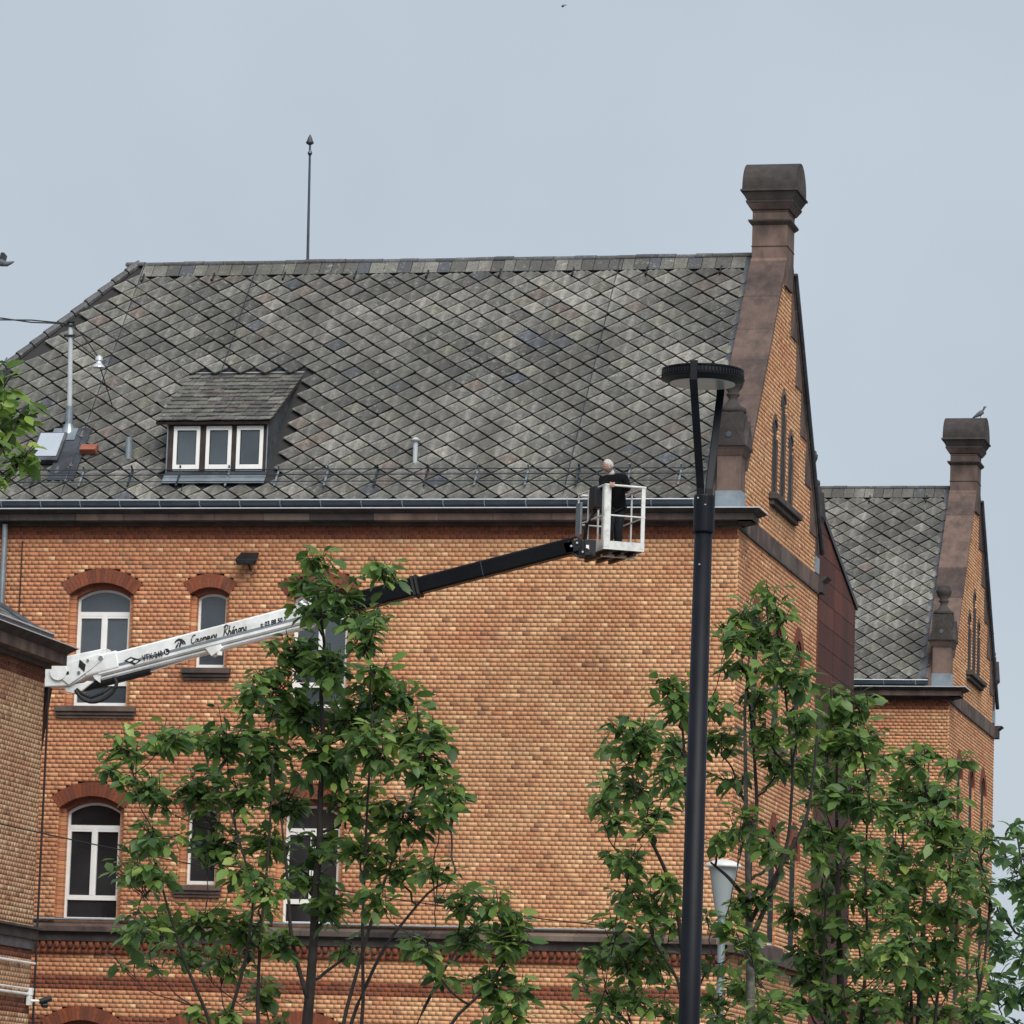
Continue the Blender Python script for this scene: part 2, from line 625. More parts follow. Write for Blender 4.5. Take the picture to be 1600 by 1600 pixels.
# ------------------------------------------------------------------ arched windows
class Win:
    def __init__(s, u, zs, zsp, w, rise, ring=.26, inner=.105, lancet=False):
        s.u, s.zs, s.zsp, s.w, s.rise, s.ring, s.inner = u, zs, zsp, w, rise, ring, inner
        h = w / 2
        s.R = (h * h + rise * rise) / (2 * rise)
        s.zc = zsp + rise - s.R

    def hole(s, z):
        h = s.w / 2
        if z < s.zs or z > s.zc + s.R + s.ring:
            return None
        if z <= s.zsp:
            return (s.u - h - .004, s.u + h + .004)
        Re = s.R + s.ring
        x = math.sqrt(max(Re * Re - (z - s.zc) ** 2, 0))
        if s.zsp - s.zc > .02:
            x = min(x, h * (z - s.zc) / (s.zsp - s.zc))
        return (s.u - x, s.u + x)

    def arc(s, R, n, half=None):
        h = half if half is not None else s.w / 2
        a = math.asin(min(1, h / R))
        return [(s.u + R * math.sin(t_), s.zc + R * math.cos(t_)) for t_ in np.linspace(-a, a, n)]

    def build(s, fr, parent, seed, style='big', sill=True, pane='pane', sillw=1.24, k=1.):
        h = s.w / 2
        KD = k
        r_ = random.Random(seed)
        # voussoirs
        th = math.asin(min(1, h / s.R))
        nv = max(7, int(round(2 * th * (s.R + s.ring * .5) / .083)))
        first = None
        cols_ = red_cols(nv, seed)
        arch = None
        edges = np.linspace(-th, th, nv + 1)
        for k in range(nv):
            a0, a1 = edges[k] + .0025, edges[k + 1] - .0025
            pts = []
            for R in (s.R, s.R + s.ring):
                for a_ in ((a0, a1) if R == s.R else (a1, a0)):
                    pts.append((s.u + R * math.sin(a_), s.zc + R * math.cos(a_)))
            mb = MB()
            fr.poly(mb, pts, -.13 * KD, .005 + r_.uniform(-.0015, .0015))
            if arch is None:
                # arch bed = the mortar behind the voussoirs
                bed = MB()
                ring = s.arc(s.R + .004, 17, h) + s.arc(s.R + s.ring - .004, 17, (s.R + s.ring - .004) * math.sin(th))[::-1]
                fr.poly(bed, ring, -.125 * KD, -.004)
                arch = bed.build('arch', 'mortar', parent)
            o = mb.build('voussoir', 'brick', arch)
            at = o.data.color_attributes.new('col', 'FLOAT_COLOR', 'POINT')
            at.data.foreach_set('color', list(np.tile(np.append(cols_[k], 1.), len(o.data.vertices))))
        # window root = the white frame
        hi = h - s.inner
        Ri = s.R - s.inner
        zi = s.zsp
        fw_ = .045
        d0, d1 = -.325 * KD, -.265 * KD - (1 - KD) * .01
        mb = MB()
        zb = s.zs + .01
        fr.box(mb, s.u - hi, s.u - hi + fw_, d0, d1, zb, zi)
        fr.box(mb, s.u + hi - fw_, s.u + hi, d0, d1, zb, zi)
        top = s.arc(Ri, 15, hi)
        topi = s.arc(Ri - fw_, 15, hi - fw_)
        fr.poly(mb, top + topi[::-1], d0 + .002, d1 - .002)
        fr.box(mb, s.u - hi + fw_, s.u + hi - fw_, d0 + .001, d1 + .004, zb, zb + .09)
        panes = []
        crown = s.zc + Ri
        if style == 'big':
            zt = crown - .42
            fr.box(mb, s.u - hi + fw_, s.u + hi - fw_, d0 + .001, d1 + .006, zt - .075, zt)
            zl = zb + .50
            fr.box(mb, s.u - hi + fw_, s.u + hi - fw_, d0 + .001, d1 + .005, zl - .09, zl)
            fr.box(mb, s.u - .03, s.u + .03, d0 + .002, d1 + .01, zl, zt - .075)
            for q in (-1, 1):               # casement rims
                e0, e1 = (s.u - hi + fw_, s.u - .03) if q < 0 else (s.u + .03, s.u + hi - fw_)
                fr.box(mb, e0, e0 + .026, d0 + .003, d1 + .002, zl, zt - .075)
                fr.box(mb, e1 - .026, e1, d0 + .003, d1 + .002, zl, zt - .075)
                fr.box(mb, e0 + .026, e1 - .026, d0 + .003, d1 + .0015, zt - .12, zt - .075)
                panes.append([(e0 + .026, zl), (e1 - .026, zl), (e1 - .026, zt - .12), (e0 + .026, zt - .12)])
            panes.append([(s.u - hi + fw_, zb + .09), (s.u + hi - fw_, zb + .09), (s.u + hi - fw_, zl - .09), (s.u - hi + fw_, zl - .09)])
            panes.append([(s.u - hi + fw_, zt), (s.u + hi - fw_, zt)] + topi[::-1])
        else:
            panes.append([(s.u - hi + fw_, zb + .09), (s.u + hi - fw_, zb + .09)] + topi[::-1])
        win = mb.build('window', 'white_frame', parent)
        for pl in panes:
            pm = MB()
            fr.poly(pm, pl, d0 + .005, d0 + .025)
            pm.build('pane', pane, win)
        # brick reveals, two orders
        nc = int((zi - s.zs) / CH)
        Bq, Cq = [], []
        V, Fq, CC = [], [], []
        jm = MB()
        jc = []
        for k in range(nc + 1):
            a, b2 = s.zs + k * CH + .004, min(s.zs + (k + 1) * CH - .004, zi)
            if b2 - a < .02:
                continue
            for q in (-1, 1):
                for (x0, x1, e0, e1) in ((h - .0, h + .04, -.14 * KD, -.012), (h - s.inner, h + .03, -.36 * KD, -.142 * KD + (.002 if k % 2 else 0))):
                    u0, u1 = sorted((s.u + q * x0, s.u + q * x1))
                    fr.box(jm, u0, u1, e0, e1, a, b2)
                    c_ = buff_cols(np.array([0.]), np.array([a]), seed + k * 7 + q, np.array([.9]))[0]
                    jc += [c_] * 8
        ring2 = s.arc(s.R + .01, 15, h) + s.arc(Ri, 15, hi)[::-1]
        n0 = len(jm.v)
        fr.poly(jm, ring2, -.36 * KD, -.142 * KD)
        jc += [np.array((.17, .055, .036))] * (len(jm.v) - n0)
        # dark joint behind the jamb bricks
        rv = jm.build('reveal', 'brick', parent)
        at = rv.data.color_attributes.new('col', 'FLOAT_COLOR', 'POINT')
        c4 = np.ones((len(jc), 4), np.float32)
        c4[:, :3] = np.array(jc)
        at.data.foreach_set('color', c4.ravel())
        bk = MB()
        full = [(s.u - h - .045, s.zs - .02), (s.u + h + .045, s.zs - .02)] + s.arc(s.R + .05, 15, h + .045)[::-1]
        fr.poly(bk, full, -.42 * KD, -.362 * KD)
        bk.build('window_lining', 'mortar', parent)
        if sill:
            sm = MB()
            hw = s.w / 2 * sillw
            fr.box(sm, s.u - hw, s.u + hw, -.34 * KD, .13, s.zs - .10, s.zs + .005)
            fr.box(sm, s.u - hw + .02, s.u + hw - .02, -.2, .085, s.zs - .165, s.zs - .10)
            fr.box(sm, s.u - hw + .03, s.u + hw - .03, -.2, .05, s.zs - .225, s.zs - .165)
            sm.build('sill', 'sandstone_sill', win, bevel=.012)
        return win


# ------------------------------------------------------------------ ground
gm = MB()
gm.add([(-400, -300, 0), (400, -300, 0), (400, 600, 0), (-400, 600, 0)], [(0, 1, 2, 3)])
g = gm.build('ground', 'asphalt')
g['kind'] = 'structure'
pv = MB()
pv.box((-60, -50, -.2), (40, -1.2, .12))
p_ = pv.build('pavement', 'paving')
p_['kind'] = 'structure'
kb = MB()
kb.box((-60, -50.3, -.2), (40, -50.002, .14))
k_ = kb.build('kerb', 'kerbstone')
k_['kind'] = 'structure'

# ------------------------------------------------------------------ the twin brick pavilions
D = 8.9                 # depth of a gable
YR = D / 2
ZE, ZR = 13.84, 19.28   # roof plane height at the wall line and at the ridge
SL = (ZR - ZE) / YR
SLN = math.hypot(1, SL)
XR = -13.12             # ridge end where the hip starts
GX = -.62               # inner face of the gable parapet
tile_x, tile_h = .25, .209


TSH = []                # tile vertex tones: rims and rib lighter, hollows and lower skirt darker


def make_tile():
    st = [-1, -.76, 0, .76, 1]
    V, Fs = [], []
    for i, s_ in enumerate(st):
        for j, t_ in enumerate(st):
            x = tile_x * (s_ - t_) / 2 * .938
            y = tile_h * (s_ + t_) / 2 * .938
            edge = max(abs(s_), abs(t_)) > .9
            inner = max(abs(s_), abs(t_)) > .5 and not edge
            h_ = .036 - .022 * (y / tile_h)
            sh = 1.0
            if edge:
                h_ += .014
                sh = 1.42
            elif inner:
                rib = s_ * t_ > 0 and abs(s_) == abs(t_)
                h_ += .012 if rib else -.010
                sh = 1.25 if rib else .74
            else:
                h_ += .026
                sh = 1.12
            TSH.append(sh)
            V.append((x, y, h_))
    for i in range(4):
        for j in range(4):
            a = i * 5 + j
            Fs.append((a, a + 5, a + 6, a + 1))
    base = len(V)
    low = [i * 5 for i in range(5)] + [j for j in range(5)]
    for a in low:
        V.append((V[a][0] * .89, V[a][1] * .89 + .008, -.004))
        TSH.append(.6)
    for k in range(4):
        Fs.append((k * 5, base + k, base + k + 1, (k + 1) * 5))
        Fs.append((k, k + 1, base + 5 + k + 1, base + 5 + k))
    V = np.array(V)
    Fs = np.array(Fs)
    # make sure tops face up
    a, b2, c = V[Fs[0][0]], V[Fs[0][1]], V[Fs[0][2]]
    if np.cross(b2 - a, c - a)[2] < 0:
        Fs = Fs[:, ::-1]
    return V, Fs


TV, TF = make_tile()
TILEMESH = {}
TILE_COLS = [np.array(c) for c in ((.160, .157, .142), (.138, .135, .122), (.112, .110, .101), (.188, .183, .163), (.090, .088, .082),
                                   (.140, .136, .112), (.140, .116, .101), (.068, .074, .086), (.072, .070, .067), (.215, .209, .188))]


def tile_palette(x, v, r_):
    w = math.sin(x * 1.1 + v * .9) + math.sin(x * .47 - v * 1.7 + 1.) + math.sin(x * 2.1 + v * 2.3 + 2) * .6
    p = r_.random()
    if p < .022:
        return 7
    if p < .06:
        return 6
    if p < .13:
        return 5
    if w + r_.normalvariate(0, .8) < -.6:
        return r_.choice((4, 8, 2))
    if w > 1.0:
        return r_.choice((3, 0, 9))
    return r_.choice((0, 1, 2, 3, 1))


def roof_point(x, v, oy, h=0.):
    """v = distance up the slope from the wall line, h = height off the roof plane"""
    return np.array([x, oy + v / SLN - h * SL / SLN, ZE + v * SL / SLN + h / SLN])


SLOPE_U = np.array([0, 1 / SLN, SL / SLN])
SLOPE_N = np.array([0, -SL / SLN, 1 / SLN])
VMAX = YR * SLN


def tile_roof(oy, parent, x0, x1, hip, seed, avoid, singles):
    r_ = random.Random(seed)
    spots = []
    v = .02
    row = 0
    while v < VMAX - .36:
        x = x1 - .02 - (tile_x if row % 2 else 0)
        while x > x0 - .3:
            lim = x0
            if hip:
                lim = XR - (VMAX - v) / SLN + .10
            if x - tile_x * .8 > lim and not any(a < x < b2 and c < v < d for a, b2, c, d in avoid):
                spots.append((x, v))
            x -= 2 * tile_x
        v += tile_h
        row += 1
    A = np.array([1., 0, 0])
    P = np.array([roof_point(x, v, oy) for x, v in spots])
    ci = [tile_palette(x, v, r_) for x, v in spots]
    x, y, z = project(P)
    score = z + np.where((x > 5) & (x < 1595), 0, 1000)
    pick = np.zeros(len(P), bool)
    pick[np.argsort(score)[:singles]] = True
    R = np.stack([A, SLOPE_U, SLOPE_N], 1)
    base = TV @ R.T
    o0 = ORIGIN[parent]
    for i in np.nonzero(pick)[0]:
        c = ci[i]
        if c not in TILEMESH:
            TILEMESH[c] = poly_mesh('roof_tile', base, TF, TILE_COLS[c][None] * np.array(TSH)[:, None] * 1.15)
        o = link('roof_tile', TILEMESH[c], 'tile', parent, tuple(P[i] - o0))
        o.rotation_euler = (r_.gauss(0, .018), r_.gauss(0, .018), r_.gauss(0, .012))
    rest = np.nonzero(~pick)[0]
    def jig(i):
        a = r_.gauss(0, .014) + (r_.uniform(-.07, .07) if r_.random() < .03 else 0)
        q_ = np.array([[math.cos(a), -math.sin(a), 0], [math.sin(a), math.cos(a), 0], [0, 0, 1]])
        tl = TV @ q_.T
        tl = tl + np.stack([0 * tl[:, 0], 0 * tl[:, 0], tl[:, 0] * r_.gauss(0, .03) + tl[:, 1] * r_.gauss(0, .03)], 1)
        return tl @ R.T + P[i] + SLOPE_N * r_.uniform(-.004, .008) + A * r_.gauss(0, .004) + SLOPE_U * r_.gauss(0, .004)
    V = np.concatenate([jig(i) for i in rest])
    Fq = np.concatenate([TF + k * len(TV) for k in range(len(rest))])
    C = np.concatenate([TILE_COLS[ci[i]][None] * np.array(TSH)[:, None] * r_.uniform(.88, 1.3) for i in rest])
    link('roof_tiling', poly_mesh('roof_tiling', V - o0, Fq, C), 'tile', parent, kind='stuff')


def coping_z(y):
    return 14.0 + 1.262 * min(y, D - y)


def pavilion(oy, main):
    name = 'brick_pavilion'
    lab = ('long orange brick building with lozenge-tiled roof, dormer and stone-coped gable' if main else
           'brick pavilion further back behind the rust-coloured link, with pigeon on its chimney')
    xl = -17.6 if main else -12.0
    T = thing(name, lab, 'building', (0, oy, 0), 'twin gabled brick pavilions')
    fr = Frame((0, oy, 0), (1, 0, 0), (0, -1, 0))
    gf = Frame((0, oy, 0), (0, 1, 0), (1, 0, 0))
    sd0 = 10 if main else 400
    # ---- windows
    wins = []
    if main:
        for q, (zs, zsp) in enumerate(((9.93, 12.04), (5.92, 8.03), (1.75, 3.88))):
            wins.append((Win(-12.10, zs, zsp, 1.27, .23), 'big', q))
            wins.append((Win(-7.86, zs, zsp, 1.27, .23), 'big', q))
            wins.append((Win(-9.98, (10.66, 6.63, 2.4)[q], zsp + .02, .76, .13, .25, .095), 'small', q))
        wins.append((Win(-15.4, 5.92, 8.03, 1.27, .23), 'big', 1))
    gwins = []
    for q, (zs, zsp) in enumerate(((9.75, 11.62), (5.95, 7.78), (1.9, 3.7))):
        for yc in (2.1, 4.45, 6.8):
            gwins.append((Win(yc, zs, zsp, .92, .44, .25, .07), 'small', q))
    lanc = [Win(3.55, 14.42, 15.55, .40, .34, .10, .05), Win(4.45, 14.42, 16.2, .40, .34, .10, .05), Win(5.35, 14.42, 15.55, .40, .34, .10, .05)]

    redleft = (lambda u, z: np.clip((-u - 5.5) * .2, -.2, 1.0)) if main else (lambda u, z: np.full_like(u, .35))
    hs = [w.hole for w, _, _ in wins]
    ledge = (5.33, 5.92)
    specs = [(0.0, 5.33, lambda z: (xl, 0.), hs, [(4.69, 4.95), (3.96, 4.20)], redleft),
             (5.92, 13.09, lambda z: (xl, 0.), hs, [], redleft),
             (13.09, 13.335, lambda z: (xl, 0.), hs, [(13, 14)], redleft)]
    masonry(fr, specs, T, 'front_wall', sd0, 300 if main else 0)
    obox('ledge_backing', (xl, oy + .02, 5.30), (0, oy + .25, 5.95), 'mortar', T)
    for k, (w, st, q) in enumerate(wins):
        w.build(fr, T, sd0 + 31 * k, st, sill=(q != 1 or st == 'small'), pane='pane' if q == 0 else 'pane_dark')
    # gable masonry
    def gspan(z):
        if z < 13.80:
            return (0., D)
        y = (z - 13.80) / 1.262
        return (y, D - y) if D - 2 * y > .3 else None
    ghs = [w.hole for w, _, _ in gwins] + [w.hole for w in lanc]
    gred = lambda u, z: np.where(z > 13.4, -.15, .25) + 0 * u
    specs = [(0., 13.28, lambda z: (0., D), ghs, [], gred), (13.62, 19.2, gspan, ghs, [], gred)]
    masonry(gf, specs, T, 'gable_wall', sd0 + 3, 0)
    for k, (w, st, q) in enumerate(gwins):
        w.build(gf, T, sd0 + 500 + 31 * k, st, sill=True, pane='pane_dull', sillw=1.3, k=.2)
    # lancets with sandstone surrounds
    for k, w in enumerate(lanc):
        h = w.w / 2
        mb = MB()
        gf.box(mb, w.u - h - .10, w.u - h, -.25, .006, w.zs, w.zsp)
        gf.box(mb, w.u + h, w.u + h + .10, -.25, .006, w.zs, w.zsp)
        gf.poly(mb, w.arc(w.R, 13, h) + w.arc(w.R + .10, 13, h + .10)[::-1], -.25, .006)
        s_ = mb.build('lancet_surround', 'sandstone', T)
        pm = MB()
        gf.poly(pm, [(w.u - h, w.zs), (w.u + h, w.zs)] + w.arc(w.R, 13, h)[::-1], -.26, -.014)
        pm.build('lancet_pane', 'print_black', s_)
        fm = MB()
        gf.box(fm, w.u - .012, w.u + .012, -.013, -.008, w.zs, w.zsp + .2)
        fm.build('glazing_bar', 'sandstone_dark', s_)
    mb = MB()
    gf.box(mb, 3.0, 5.95, -.02, .16, 14.30, 14.42)
    gf.box(mb, 3.05, 5.90, -.02, .09, 14.20, 14.30)
    mb.build('sill', 'sandstone_dark', T, bevel=.015)
    # sandstone band across the gable
    bands = MB()
    y = .0
    bandroot = obox('string_course', (-.02, oy + .01, 13.26), (.035, oy + D - .01, 13.30), 'sandstone_dark', T)
    rr = random.Random(sd0)
    while y < D - .05:
        L = min(rr.uniform(.7, 1.25), D - y)
        q = MB()
        gf.box(q, y + .003, y + L - .003, -.05, .022 + rr.uniform(0, .006), 13.302, 13.618)
        q.build('band_stone', rr.choice(('sandstone', 'sandstone', 'sandstone_light')), bandroot)
        y += L
    # toothed stones along the far rake
    rk = None
    z = 14.35
    while z < 18.6:
        z1 = z + .86
        ya, yb = D - (z - 14.0) / 1.262, D - (z1 - 14.0) / 1.262
        q = MB()
        gf.poly(q, [(yb - .22, z + .004), (ya - .02, z + .004), (yb - .02, z1 - .004), (yb - .22, z1 - .004)], -.04, .022)
        if rk is None:
            rk = q.build('rake_stones', 'sandstone', T)
        else:
            q.build('rake_stone', 'sandstone', rk)
        z = z1
    # parapet body
    mb = MB()
    prof = [(0, 13.3)] + [(0, 13.86), (YR, 13.86 + YR * 1.262), (D, 13.86), (D, 13.3)]
    mb.prism([(GX, oy + a, b2) for a, b2 in prof], (abs(GX) - .03, 0, 0))
    par = mb.build('parapet', 'sandstone', T)
    # coping stones
    for side in (0, 1):
        y = .42
        ymax = YR - .38
        while y < ymax:
            L = min(rr.uniform(.5, .72), ymax - y)
            ya, yb = y + .005, y + L - .005
            if side:
                pa, pb = D - ya, D - yb
            else:
                pa, pb = ya, yb
            za, zb = coping_z(ya), coping_z(yb)
            hk = rr.uniform(-.008, .008)
            q = MB()
            x0, x1 = GX - .03, .055
            pts = [(x0, oy + pa, za - .14), (x1, oy + pa, za - .14), (x1, oy + pb, zb - .14), (x0, oy + pb, zb - .14),
                   (x0, oy + pa, za + .02 + hk), (x1, oy + pa, za + .02 + hk), (x1, oy + pb, zb + .02 + hk), (x0, oy + pb, zb + .02 + hk)]
            if side:
                pts = [pts[i] for i in (3, 2, 1, 0, 7, 6, 5, 4)]
            q.hexa(pts)
            q.build('coping_stone', 'sandstone', par, bevel=.012)
            y += L
    # dark roll along the rear rake
    q = MB()
    q.tube([(.085, oy + D + .02 - .1, coping_z(.1) - .06), (.085, oy + YR + .45, coping_z(YR - .45) - .06)], .05, 8)
    q.build('rake_roll', 'lead', par)
    # pinnacles at both feet of the parapet
    for yy in (0., D - .46):
        c = (-.215, oy + yy + .23, 0)
        pm = MB()
        pm.lathe(c, [(.225, 13.62), (.225, 14.62), (.245, 14.64), (.30, 14.74), (.335, 14.78)], sq=True)
        pn = pm.build('pinnacle', 'sandstone', T, bevel=.01)
        hm = MB()
        w_ = .335
        gb = [(-.55, oy + yy - .10, 14.78), (-.55 + .67, oy + yy - .10, 14.78), (-.215 + .25, oy + yy - .06, 15.12), (-.215, oy + yy - .06, 15.40), (-.215 - .25, oy + yy - .06, 15.12)]
        hm.lathe(c, [(.335, 14.78), (.25, 15.05), (.235, 15.44)], sq=True)
        hm.build('pinnacle_hood', 'sandstone_dark', pn, bevel=.01)
        gm_ = MB()                              # little pediment on the front of the hood
        gm_.prism([(-.55, oy + yy - .125, 14.79), (.12, oy + yy - .125, 14.79), (-.215, oy + yy - .125, 15.36)], (0, .13, 0))
        gm_.build('pediment', 'sandstone_dark', pn, bevel=.008)
        gm_ = MB()
        gm_.tube([(-.215, oy + yy - .140, 15.0), (-.215, oy + yy - .10, 15.0)], [.05, .07], 12)
        gm_.build('rosette', 'lead', pn)
        sm_ = MB()
        gm2 = [(.12, oy + yy - .10, 14.79), (.12, oy + yy + .56, 14.79), (.12, oy + yy + .23, 15.30)]
        sm_.prism(gm2, (-.12, 0, 0))
        sm_.build('pediment', 'sandstone_dark', pn, bevel=.008)
        bm_ = MB()
        bm_.lathe(c, [(.245, 15.44), (.255, 15.48), (.25, 15.53), (.16, 15.58), (.10, 15.66), (.075, 15.72), (.12, 15.78), (.125, 15.80), (.09, 15.83),
                      (.16, 15.92), (.19, 16.0), (.195, 16.06), (.17, 16.08), (.165, 16.13), (.10, 16.18), (.02, 16.20)], 20)
        bm_.build('ball_finial', 'sandstone_dark', pn, True)
        fl = MB()
        fl.lathe(c, [(.238, 13.66), (.238, 13.98), (.228, 13.985)], sq=True)
        fl.build('lead_flashing', 'zinc', pn)
    # chimney over the apex
    cy = oy + YR + .02
    x0, x1, ya, yb = GX - .02, .05, cy - .40, cy + .40
    ch_ = MB()
    ch_.box((x0, ya, 18.6), (x1, yb, 20.05))
    chim = ch_.build('chimney', 'sandstone', T, bevel=.012)

    def slab(nm, e, z0, z1, mat='sandstone'):
        q = MB()
        q.hexa([(x0 - e[0], ya - e[0], z0), (x1 + e[0], ya - e[0], z0), (x1 + e[0], yb + e[0], z0), (x0 - e[0], yb + e[0], z0),
                (x0 - e[1], ya - e[1], z1), (x1 + e[1], ya - e[1], z1), (x1 + e[1], yb + e[1], z1), (x0 - e[1], yb + e[1], z1)])
        return q.build(nm, mat, chim, bevel=.008)
    slab('shaft_joint', (.012, .012), 19.375, 19.395, 'sandstone_dark')
    slab('moulding', (.005, .07), 19.80, 19.86)
    slab('moulding', (.07, .075), 19.861, 19.90, 'sandstone_dark')
    slab('necking', (.004, .004), 20.051, 20.10)
    slab('moulding', (.03, .11), 20.10, 20.22)
    slab('moulding', (.115, .12), 20.221, 20.27, 'sandstone_dark')
    slab('corbel', (.10, .19), 20.271, 20.43, 'sandstone_dark')
    slab('moulding', (.215, .215), 20.431, 20.475, 'sandstone_dark')
    # barrel cap, axis across the parapet
    pts = []
    for k in range(25):
        a = pi * k / 24
        pts.append((x0 - .185, cy - .585 * math.cos(a), 20.476 + .60 * math.sin(a)))
    q = MB().prism(pts, (x1 - x0 + .37, 0, 0))
    q.build('barrel_cap', 'sandstone_dark', chim, bevel=.01)
    pts = [(x1 + .186, cy - .50 * math.cos(pi * k / 20), 20.50 + .50 * math.sin(pi * k / 20)) for k in range(21)]
    MB().prism(pts, (.012, 0, 0)).build('tympanum', 'sandstone_dark', chim)
    # ---- cornice
    xr = .0
    pieces = MB()
    pieces.box((xl, oy - .06, 13.335), (.06, oy + .3, 13.40))
    cor = pieces.build('cornice', 'sandstone_dark', T)
    x = xl
    mats_ = ('sandstone', 'sandstone_light', 'sandstone', 'sandstone_dark', 'sandstone')
    while x < .30:
        L = min(rr.uniform(.8, 1.35), .30 - x)
        if .30 - (x + L) < .35:
            L = .30 - x
        q = MB()
        q.box((x + .002, oy - .30, 13.402), (x + L - .002, oy + .2, 13.53))
        q.build('cornice_stone', rr.choice(mats_), cor, bevel=.006)
        x += L
    q = MB()
    q.hexa([(xl, oy - .29, 13.532), (.30, oy - .29, 13.532), (.30, oy + .42, 13.532), (xl, oy + .42, 13.532),
            (xl, oy - .42, 13.60), (.43, oy - .42, 13.60), (.43, oy + .5, 13.60), (xl, oy + .5, 13.60)])
    q.build('cornice_moulding', 'sandstone_dark', cor)
    q = MB()
    q.box((xl, oy - .435, 13.602), (.445, oy + .5, 13.622))
    q.build('drip_edge', 'zinc_bright', cor)
    q = MB()                                           # return on the gable
    q.box((.001, oy - .29, 13.402), (.29, oy + .40, 13.53))
    q.build('cornice_return', 'sandstone', cor, bevel=.006)
    q = MB()
    q.hexa([(.0, oy - .02, 13.335), (.06, oy - .02, 13.335), (.06, oy + .22, 13.335), (.0, oy + .22, 13.335),
            (.0, oy - .1, 13.40), (.24, oy - .1, 13.40), (.24, oy + .36, 13.40), (.0, oy + .36, 13.40)])
    q.build('cornice_return', 'sandstone_dark', cor)
    q = MB()                                           # rear corner block
    q.box((-.6, oy + D - .05, 13.30), (.10, oy + D + .36, 13.52))
    q.hexa([(-.6, oy + D - .05, 13.521), (.11, oy + D - .05, 13.521), (.11, oy + D + .37, 13.521), (-.6, oy + D + .37, 13.521),
            (-.6, oy + D - .05, 13.62), (.2, oy + D - .05, 13.62), (.2, oy + D + .52, 13.62), (-.6, oy + D + .52, 13.62)])
    q.build('cornice_return', 'sandstone_dark', cor)
    # ---- gutter
    gx0, gx1 = xl, -.50
    q = MB()
    prof = [(-.12 + .0, .0)] + [(.105 * math.cos(a), .105 * math.sin(a)) for a in np.linspace(pi, 2 * pi, 11)]
    yc, zc = oy - .22, 13.775
    ring = [(gx0, yc + a, zc + b2) for a, b2 in [(.105 * math.cos(a), .105 * math.sin(a)) for a in np.linspace(pi, 2 * pi, 11)]]
    inner = [(gx0, yc + a, zc + b2 + .001) for a, b2 in [(.093 * math.cos(a), .093 * math.sin(a)) for a in np.linspace(2 * pi, pi, 11)]]
    q.prism(ring + inner, (gx1 - gx0, 0, 0))
    gut = q.build('gutter', 'zinc_dark', T)
    q = MB()
    q.tube([(gx0, yc - .105, zc + .006), (gx1, yc - .105, zc + .006)], .013, 8)
    q.build('gutter_bead', 'zinc_bright', gut)
    x = gx1 - .3
    while x > xl + .2:
        q = MB()
        q.tube([(x, yc + .112 * math.cos(a), zc + .112 * math.sin(a)) for a in np.linspace(pi, 2 * pi, 9)], .012, 6)
        q.build('gutter_bracket', 'zinc', gut)
        x -= .78
    q = MB()
    q.box((xl, oy - .11, 13.624), (GX, oy + .3, 13.72))
    q.build('wall_plate', 'tile_bed', T)
    # ---- roof
    rm = MB()
    e = -.10
    pe = roof_point(0, e * SLN, oy)
    if main:
        xe = XR - YR - .1
        rm.add([(xe, pe[1], pe[2] - .02), (GX, pe[1], pe[2] - .02), (GX, oy + YR, ZR - .02), (XR, oy + YR, ZR - .02),
                (xe, oy + D + .1, pe[2] - .02), (GX, oy + D + .1, pe[2] - .02)],
               [(0, 1, 2, 3), (5, 4, 3, 2), (4, 0, 3)])
    else:
        rm.add([(xl, pe[1], pe[2] - .02), (GX, pe[1], pe[2] - .02), (GX, oy + YR, ZR - .02), (xl, oy + YR, ZR - .02),
                (xl, oy + D + .1, pe[2] - .02), (GX, oy + D + .1, pe[2] - .02)], [(0, 1, 2, 3), (5, 4, 3, 2)])
    roof = rm.build('roof', 'tile_bed', T)
    avoid = [(-11.2, -8.95, .42, 3.62)] if main else []
    if main:
        avoid += [(-13.75, -13.25, .95, 1.95)]
    tile_roof(oy, roof, xl, GX - .12, main, sd0 + 8, avoid, 300)
    # lead strip along the parapet
    q = MB()
    c0, c1 = roof_point(GX - .07, .0, oy, .02), roof_point(GX - .07, VMAX, oy, .02)
    q.obox((c0 + c1) / 2, (.10, 0, 0), SLOPE_U * (VMAX / 2), SLOPE_N * .025)
    q.build('parapet_flashing', 'lead', roof)
    # eave board of slates
    # ridge slates and ridge caps
    xs = XR + .05 if main else xl
    x = GX - .16
    while x - .27 > xs - .1:
        L = rr.uniform(.22, .31)
        tint = rr.choice(TILE_COLS[:6] + TILE_COLS[7:9]) * 1.1
        q = MB()
        c = roof_point(x - L / 2, VMAX - .22, oy, .035 + rr.uniform(-.004, .006))
        q.obox(c, (L / 2 - .006, 0, 0), SLOPE_U * .205, SLOPE_N * .012)
        o = q.build('ridge_slate', 'tile', roof)
        at = o.data.color_attributes.new('col', 'FLOAT_COLOR', 'POINT')
        at.data.foreach_set('color', list(np.tile(np.append(tint, 1.), 8)))
        x -= L
    x = GX - .05
    zr = ZR + .02
    while x > xs - .05:
        L = rr.uniform(.34, .44)
        q = MB()
        pr = [(x, oy + YR + .11 * math.cos(a), zr - .04 + .07 * math.sin(a)) for a in np.linspace(-.25, pi + .25, 9)]
        q.prism(pr, (-(L - .01), 0, 0))
        o = q.build('ridge_cap', 'tile', roof)
        o.rotation_euler = (0, 0, 0)
        at = o.data.color_attributes.new('col', 'FLOAT_COLOR', 'POINT')
        at.data.foreach_set('color', list(np.tile(np.append(np.array((.085, .09, .10)) * rr.uniform(.7, 1.4), 1.), len(o.data.vertices))))
        o.location.z += rr.uniform(-.012, .012)
        x -= L
    x = GX - .62
